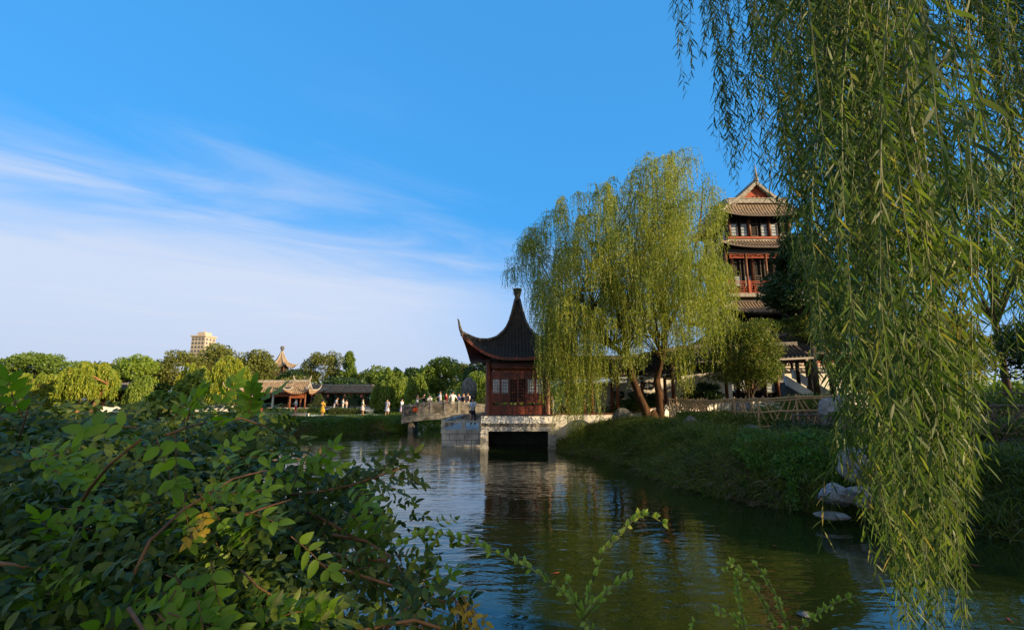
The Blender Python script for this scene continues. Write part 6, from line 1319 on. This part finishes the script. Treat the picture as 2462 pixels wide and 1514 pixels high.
# ---------------------------------------------------------------- near willow hanging over the right of the view
def lance(P, D, L, Wd, r_):
    n = len(P); D = unit(D); S = unit(np.cross(D, unit(r_.normal(size=(n, 3))))); L = L[:, None]; Wd = Wd[:, None]; g = np.array([0, 0, -1.0]); cu = (.05 + .30 * r_.random(n))[:, None]
    f = lambda u: P + D * L * u + g * L * cu * u * u
    V = np.stack([P, f(.3) + S * Wd * .45, f(.3) - S * Wd * .45, f(.65) + S * Wd * .42, f(.65) - S * Wd * .42, f(1)], 1); return V, np.array([(0, 1, 2), (2, 1, 3), (2, 3, 4), (4, 3, 5)])
r_ = np.random.default_rng(99); NT = np.array([7.5, 1.2, 1.0]); nw = empty('willow_tree', tuple(NT), 'near weeping willow whose long leafy strands hang down the right side of the view', 'tree'); parts = []; stw = MB(); tips = []
def nstrand(px, py, Yd, up=None, dens=46, LL=.080, side=True):
    b0 = np.array(at(px, py, Yd)); zt = CAMZ + Yd * 1.12 + r_.uniform(.0, .5) if up is None else b0[2] + up
    zt = max(zt, b0[2] + .8); h_ = zt - b0[2]; k = 9; f = np.linspace(0, 1, k); sw = r_.normal(size=2) * .035 * h_; lean = r_.normal(size=2) * .05
    pts = np.stack([b0[0] + sw[0] * np.sin(f * 3.2) + lean[0] * h_ * f ** 2 + r_.normal(size=k) * .006, b0[1] + sw[1] * np.sin(f * 2.6) + lean[1] * h_ * f ** 2, b0[2] + h_ * f], 1)[::-1] - NT
    tips.append(pts[0]); stw.tube(pts, [.0035 * (1 - .7 * i / (k - 1)) for i in range(k)], 4, False)
    def dress(pp, dn):
        d = np.linalg.norm(np.diff(pp, axis=0), axis=1).sum(); m_ = max(4, int(d * dn)); s_ = (np.arange(m_) + r_.random(m_) * .5) / m_ * (len(pp) - 1); i = np.minimum(s_.astype(int), len(pp) - 2); ff = (s_ - i)[:, None]
        P = pp[i] * (1 - ff) + pp[i + 1] * ff; T = unit(pp[i + 1] - pp[i]); az = np.arange(m_) * 2.4 + r_.random(m_); sd_ = np.stack([np.cos(az), np.sin(az), 0 * az], 1)
        g = s_ / (len(pp) - 1); L_ = LL * (.65 + .6 * r_.random(m_)) * (1 - .45 * np.maximum(0, g - .85) / .15); parts.append(lance(P, T + sd_ * (.45 + .75 * r_.random(m_))[:, None], L_, L_ * (.105 + .05 * r_.random(m_)), r_))
    dress(pts, dens)
    if side:
        for q_ in range(int(h_ * 1.6)):
            i = r_.integers(1, k - 2); a = pts[i]; u = r_.uniform(0, 6.28); l_ = r_.uniform(.2, .5); tw = np.array([a, a + np.array([math.cos(u) * .10, math.sin(u) * .10, -l_ * .4]), a + np.array([math.cos(u) * .13, math.sin(u) * .13, -l_])]); stw.tube(tw, [.002, .0015, .001], 3, False); dress(tw, dens * .9)
for px, py, Yd in ((1646, 225, 3.6), (1662, 190, 3.7), (1640, 130, 3.9), (1700, 110, 3.8), (1688, 60, 3.6), (1722, 260, 4), (1738, 300, 3.7), (1745, 400, 3.6), (1752, 350, 3.9), (1762, 440, 3.5), (1778, 455, 3.5), (1770, 400, 3.8), (1790, 390, 3.7), (1800, 330, 4), (1812, 440, 3.6), (1822, 425, 3.9), (1842, 300, 3.6), (1838, 200, 4),
                   (1868, 430, 3.4), (1882, 475, 3.5), (1890, 560, 3.3), (1902, 500, 3.6), (1912, 640, 3.2), (1700, 20, 4), (1760, 150, 4), (1800, 180, 3.9), (1730, 180, 4.1), (1862, 250, 4.2), (2395, 1110, 2.6), (2378, 1010, 2.7), (2335, 1248, 2.3), (2325, 1180, 2.4), (2042, 1145, 2.5), (2030, 1080, 2.6), (2012, 1010, 2.7), (2130, 1298, 2.2), (2118, 1230, 2.3), (2106, 1150, 2.4), (2065, 1065, 2.6)):
    nstrand(px, py, Yd)
BP = [(1915, 760), (1935, 850), (1960, 900), (2000, 960), (2040, 1010), (2080, 1040), (2110, 1100), (2150, 1280), (2165, 1480), (2230, 1620), (2300, 1560), (2325, 1220), (2360, 960), (2400, 760), (2440, 900), (2500, 980)]
for i in range(80):
    px = r_.uniform(1932, 2480)
    if (px < 2130 or px > 2340) and r_.random() < .42: continue
    pb = pline(BP, px); nstrand(px, pb - abs(r_.normal()) * 150 + 20, r_.uniform(2.3, 4.2))
for i in range(44): px = r_.normal() * 42 + 2240; nstrand(min(2318, max(2160, px)), r_.uniform(1380, 1640) - abs(px - 2240) * .8, r_.uniform(1.9, 2.5))
for i in range(80): px = r_.uniform(1925, 2950); nstrand(px, r_.uniform(240, 690) - (px > 2350) * 40, r_.uniform(3.6, 6.5), dens=40, LL=.10)
for i in range(40): nstrand(r_.uniform(2420, 2900), r_.uniform(780, 1000), r_.uniform(2.4, 4.0))
for i in range(160):                     # the rest of the crown, over and to the right of the camera
    x, y = r_.uniform(5.0, 12), r_.uniform(-3.5, 6.5); b0 = np.array([x, y, r_.uniform(4.7, 6.8)])
    if x < 1.25 * y + .6: continue
    h_ = r_.uniform(2.0, 4.2); f = np.linspace(0, 1, 6); sw = r_.normal(size=2) * .15; pts = np.stack([b0[0] + sw[0] * np.sin(f * 3), b0[1] + sw[1] * np.sin(f * 2.6), b0[2] + h_ * f], 1)[::-1] - NT; stw.tube(pts, [.0035, .003, .0025, .002, .0015, .001], 3, False)
    m_ = int(h_ * 38); s_ = (np.arange(m_) + .5) / m_ * 5; ii = np.minimum(s_.astype(int), 4); ff = (s_ - ii)[:, None]; P = pts[ii] * (1 - ff) + pts[ii + 1] * ff; az = np.arange(m_) * 2.4
    parts.append(lance(P, unit(pts[ii + 1] - pts[ii]) + np.stack([np.cos(az), np.sin(az), 0 * az], 1) * .8, .10 + 0 * az, .016 + 0 * az, r_))
for px, py, Yd in ((2290, 560, 1.35), (2262, 470, 1.4), (2345, 560, 1.5), (2000, 300, 2.0)): nstrand(px, py, Yd, dens=30, LL=.09)
V = np.concatenate([p[0] for p in parts]); T = parts[0][1]; n = len(V)
link('crown', np_mesh('crown', V.reshape(-1, 3), 0, False, (np.arange(n)[:, None, None] * 6 + T[None]).reshape(-1, 3)), M['willow_near'], nw)
stw.build('twigs', M['twig_green'], nw)
q = MB(); q.tube([(0, 0, -.3), (-.1, .1, 1.6), (-.5, .5, 3.4), (-.7, .8, 4.6)], [.42, .34, .3, .26], 12); q.build('trunk', M['bark'], nw, True)
for L, r0 in (([(-.7, .8, 4.6), (-2, 1.6, 6.2), (-3.8, 2.2, 6.9), (-5.2, 2.8, 7.0), (-6.0, 3.2, 6.6)], .2), ([(-.7, .8, 4.6), (-1.2, 2.4, 6.6), (-1.8, 4.4, 8.0), (-2.6, 5.8, 8.6)], .18), ([(-.7, .8, 4.6), (.4, 2.2, 6.4), (1.2, 4, 7.6)], .16), ([(-2, 1.6, 6.2), (-3.2, .8, 6.6), (-4.6, .9, 6.1), (-5.6, 1.0, 5.4)], .1), ([(-3.8, 2.2, 6.9), (-4.2, 3.4, 7.4), (-4.0, 4.6, 7.6)], .1)):
    k = len(L); q = MB(); q.tube(L, [r0 * (1 - .75 * i / (k - 1)) for i in range(k)], 9); q.build('limb', M['bark'], nw, True)

# ---------------------------------------------------------------- fish and a floating leaf
def koi(px, py, rz, s_, m, label):
    p = onz(px, py, .012); q = MB(); q.tube([(-.5, 0, 0), (-.38, .02, 0), (-.1, .03, .02), (.2, 0, .025), (.42, 0, .01), (.5, 0, 0)], [.02, .06, .11, .12, .08, .02], 8)
    q.v = [(v[0], v[1], v[2] * .35) for v in q.v]; q.tri((-.48, 0, .01), (-.72, .13, .012), (-.66, -.02, .012)); q.tri((-.48, 0, .01), (-.66, -.02, .014), (-.70, -.14, .014)); q.tri((.2, .1, .01), (.05, .24, .01), (.06, .1, .012)); q.tri((.2, -.1, .01), (.06, -.1, .012), (.05, -.24, .01))
    o = q.build('koi_fish', m, None, True); o.location = p; o.scale = (s_ * .75,) * 3; o.rotation_euler = (0, 0, rz); tag(o, label, 'fish', 'orange fish in the pond')
orange = mat('fish_scales', (.13, .02, .006), (.22, .04, .01), .35, 6)
for i, (px, py, rz, s_, lb) in enumerate(((1336, 1376, .4, .17, 'orange fish beside the tall reflection of the pavilion, by the thorny sprig'), (1252, 1245, 2.9, .16, 'small orange fish in the dark reflection of the pavilion'), (1600, 1300, 2.8, .2, 'orange fish in the dark water below the right bank, left one'), (1862, 1311, 1.5, .18, 'orange fish in the dark water below the right bank, right one'),
                                       (1880, 1505, .1, .14, 'orange fish at the bottom edge between the thorny sprigs'), (2345, 1358, 2.7, .2, 'orange fish just right of the lowest willow strands'), (2424, 1487, 1.2, .16, 'orange fish in the bottom right corner'), (966, 1474, .6, .14, 'faint red fish under the overhanging vine leaves'))):
    koi(px, py, rz, s_, orange, lb)
p = onz(1935, 1476, .008); q = MB(); q.lathe([(.09, 0), (.092, .004), (.02, .006)], (0, 0, 0), 14); o = q.build('floating_leaf', M['rock_dark'], None, True); o.location = p; tag(o, 'round grey leaf floating on the green water', 'leaf')
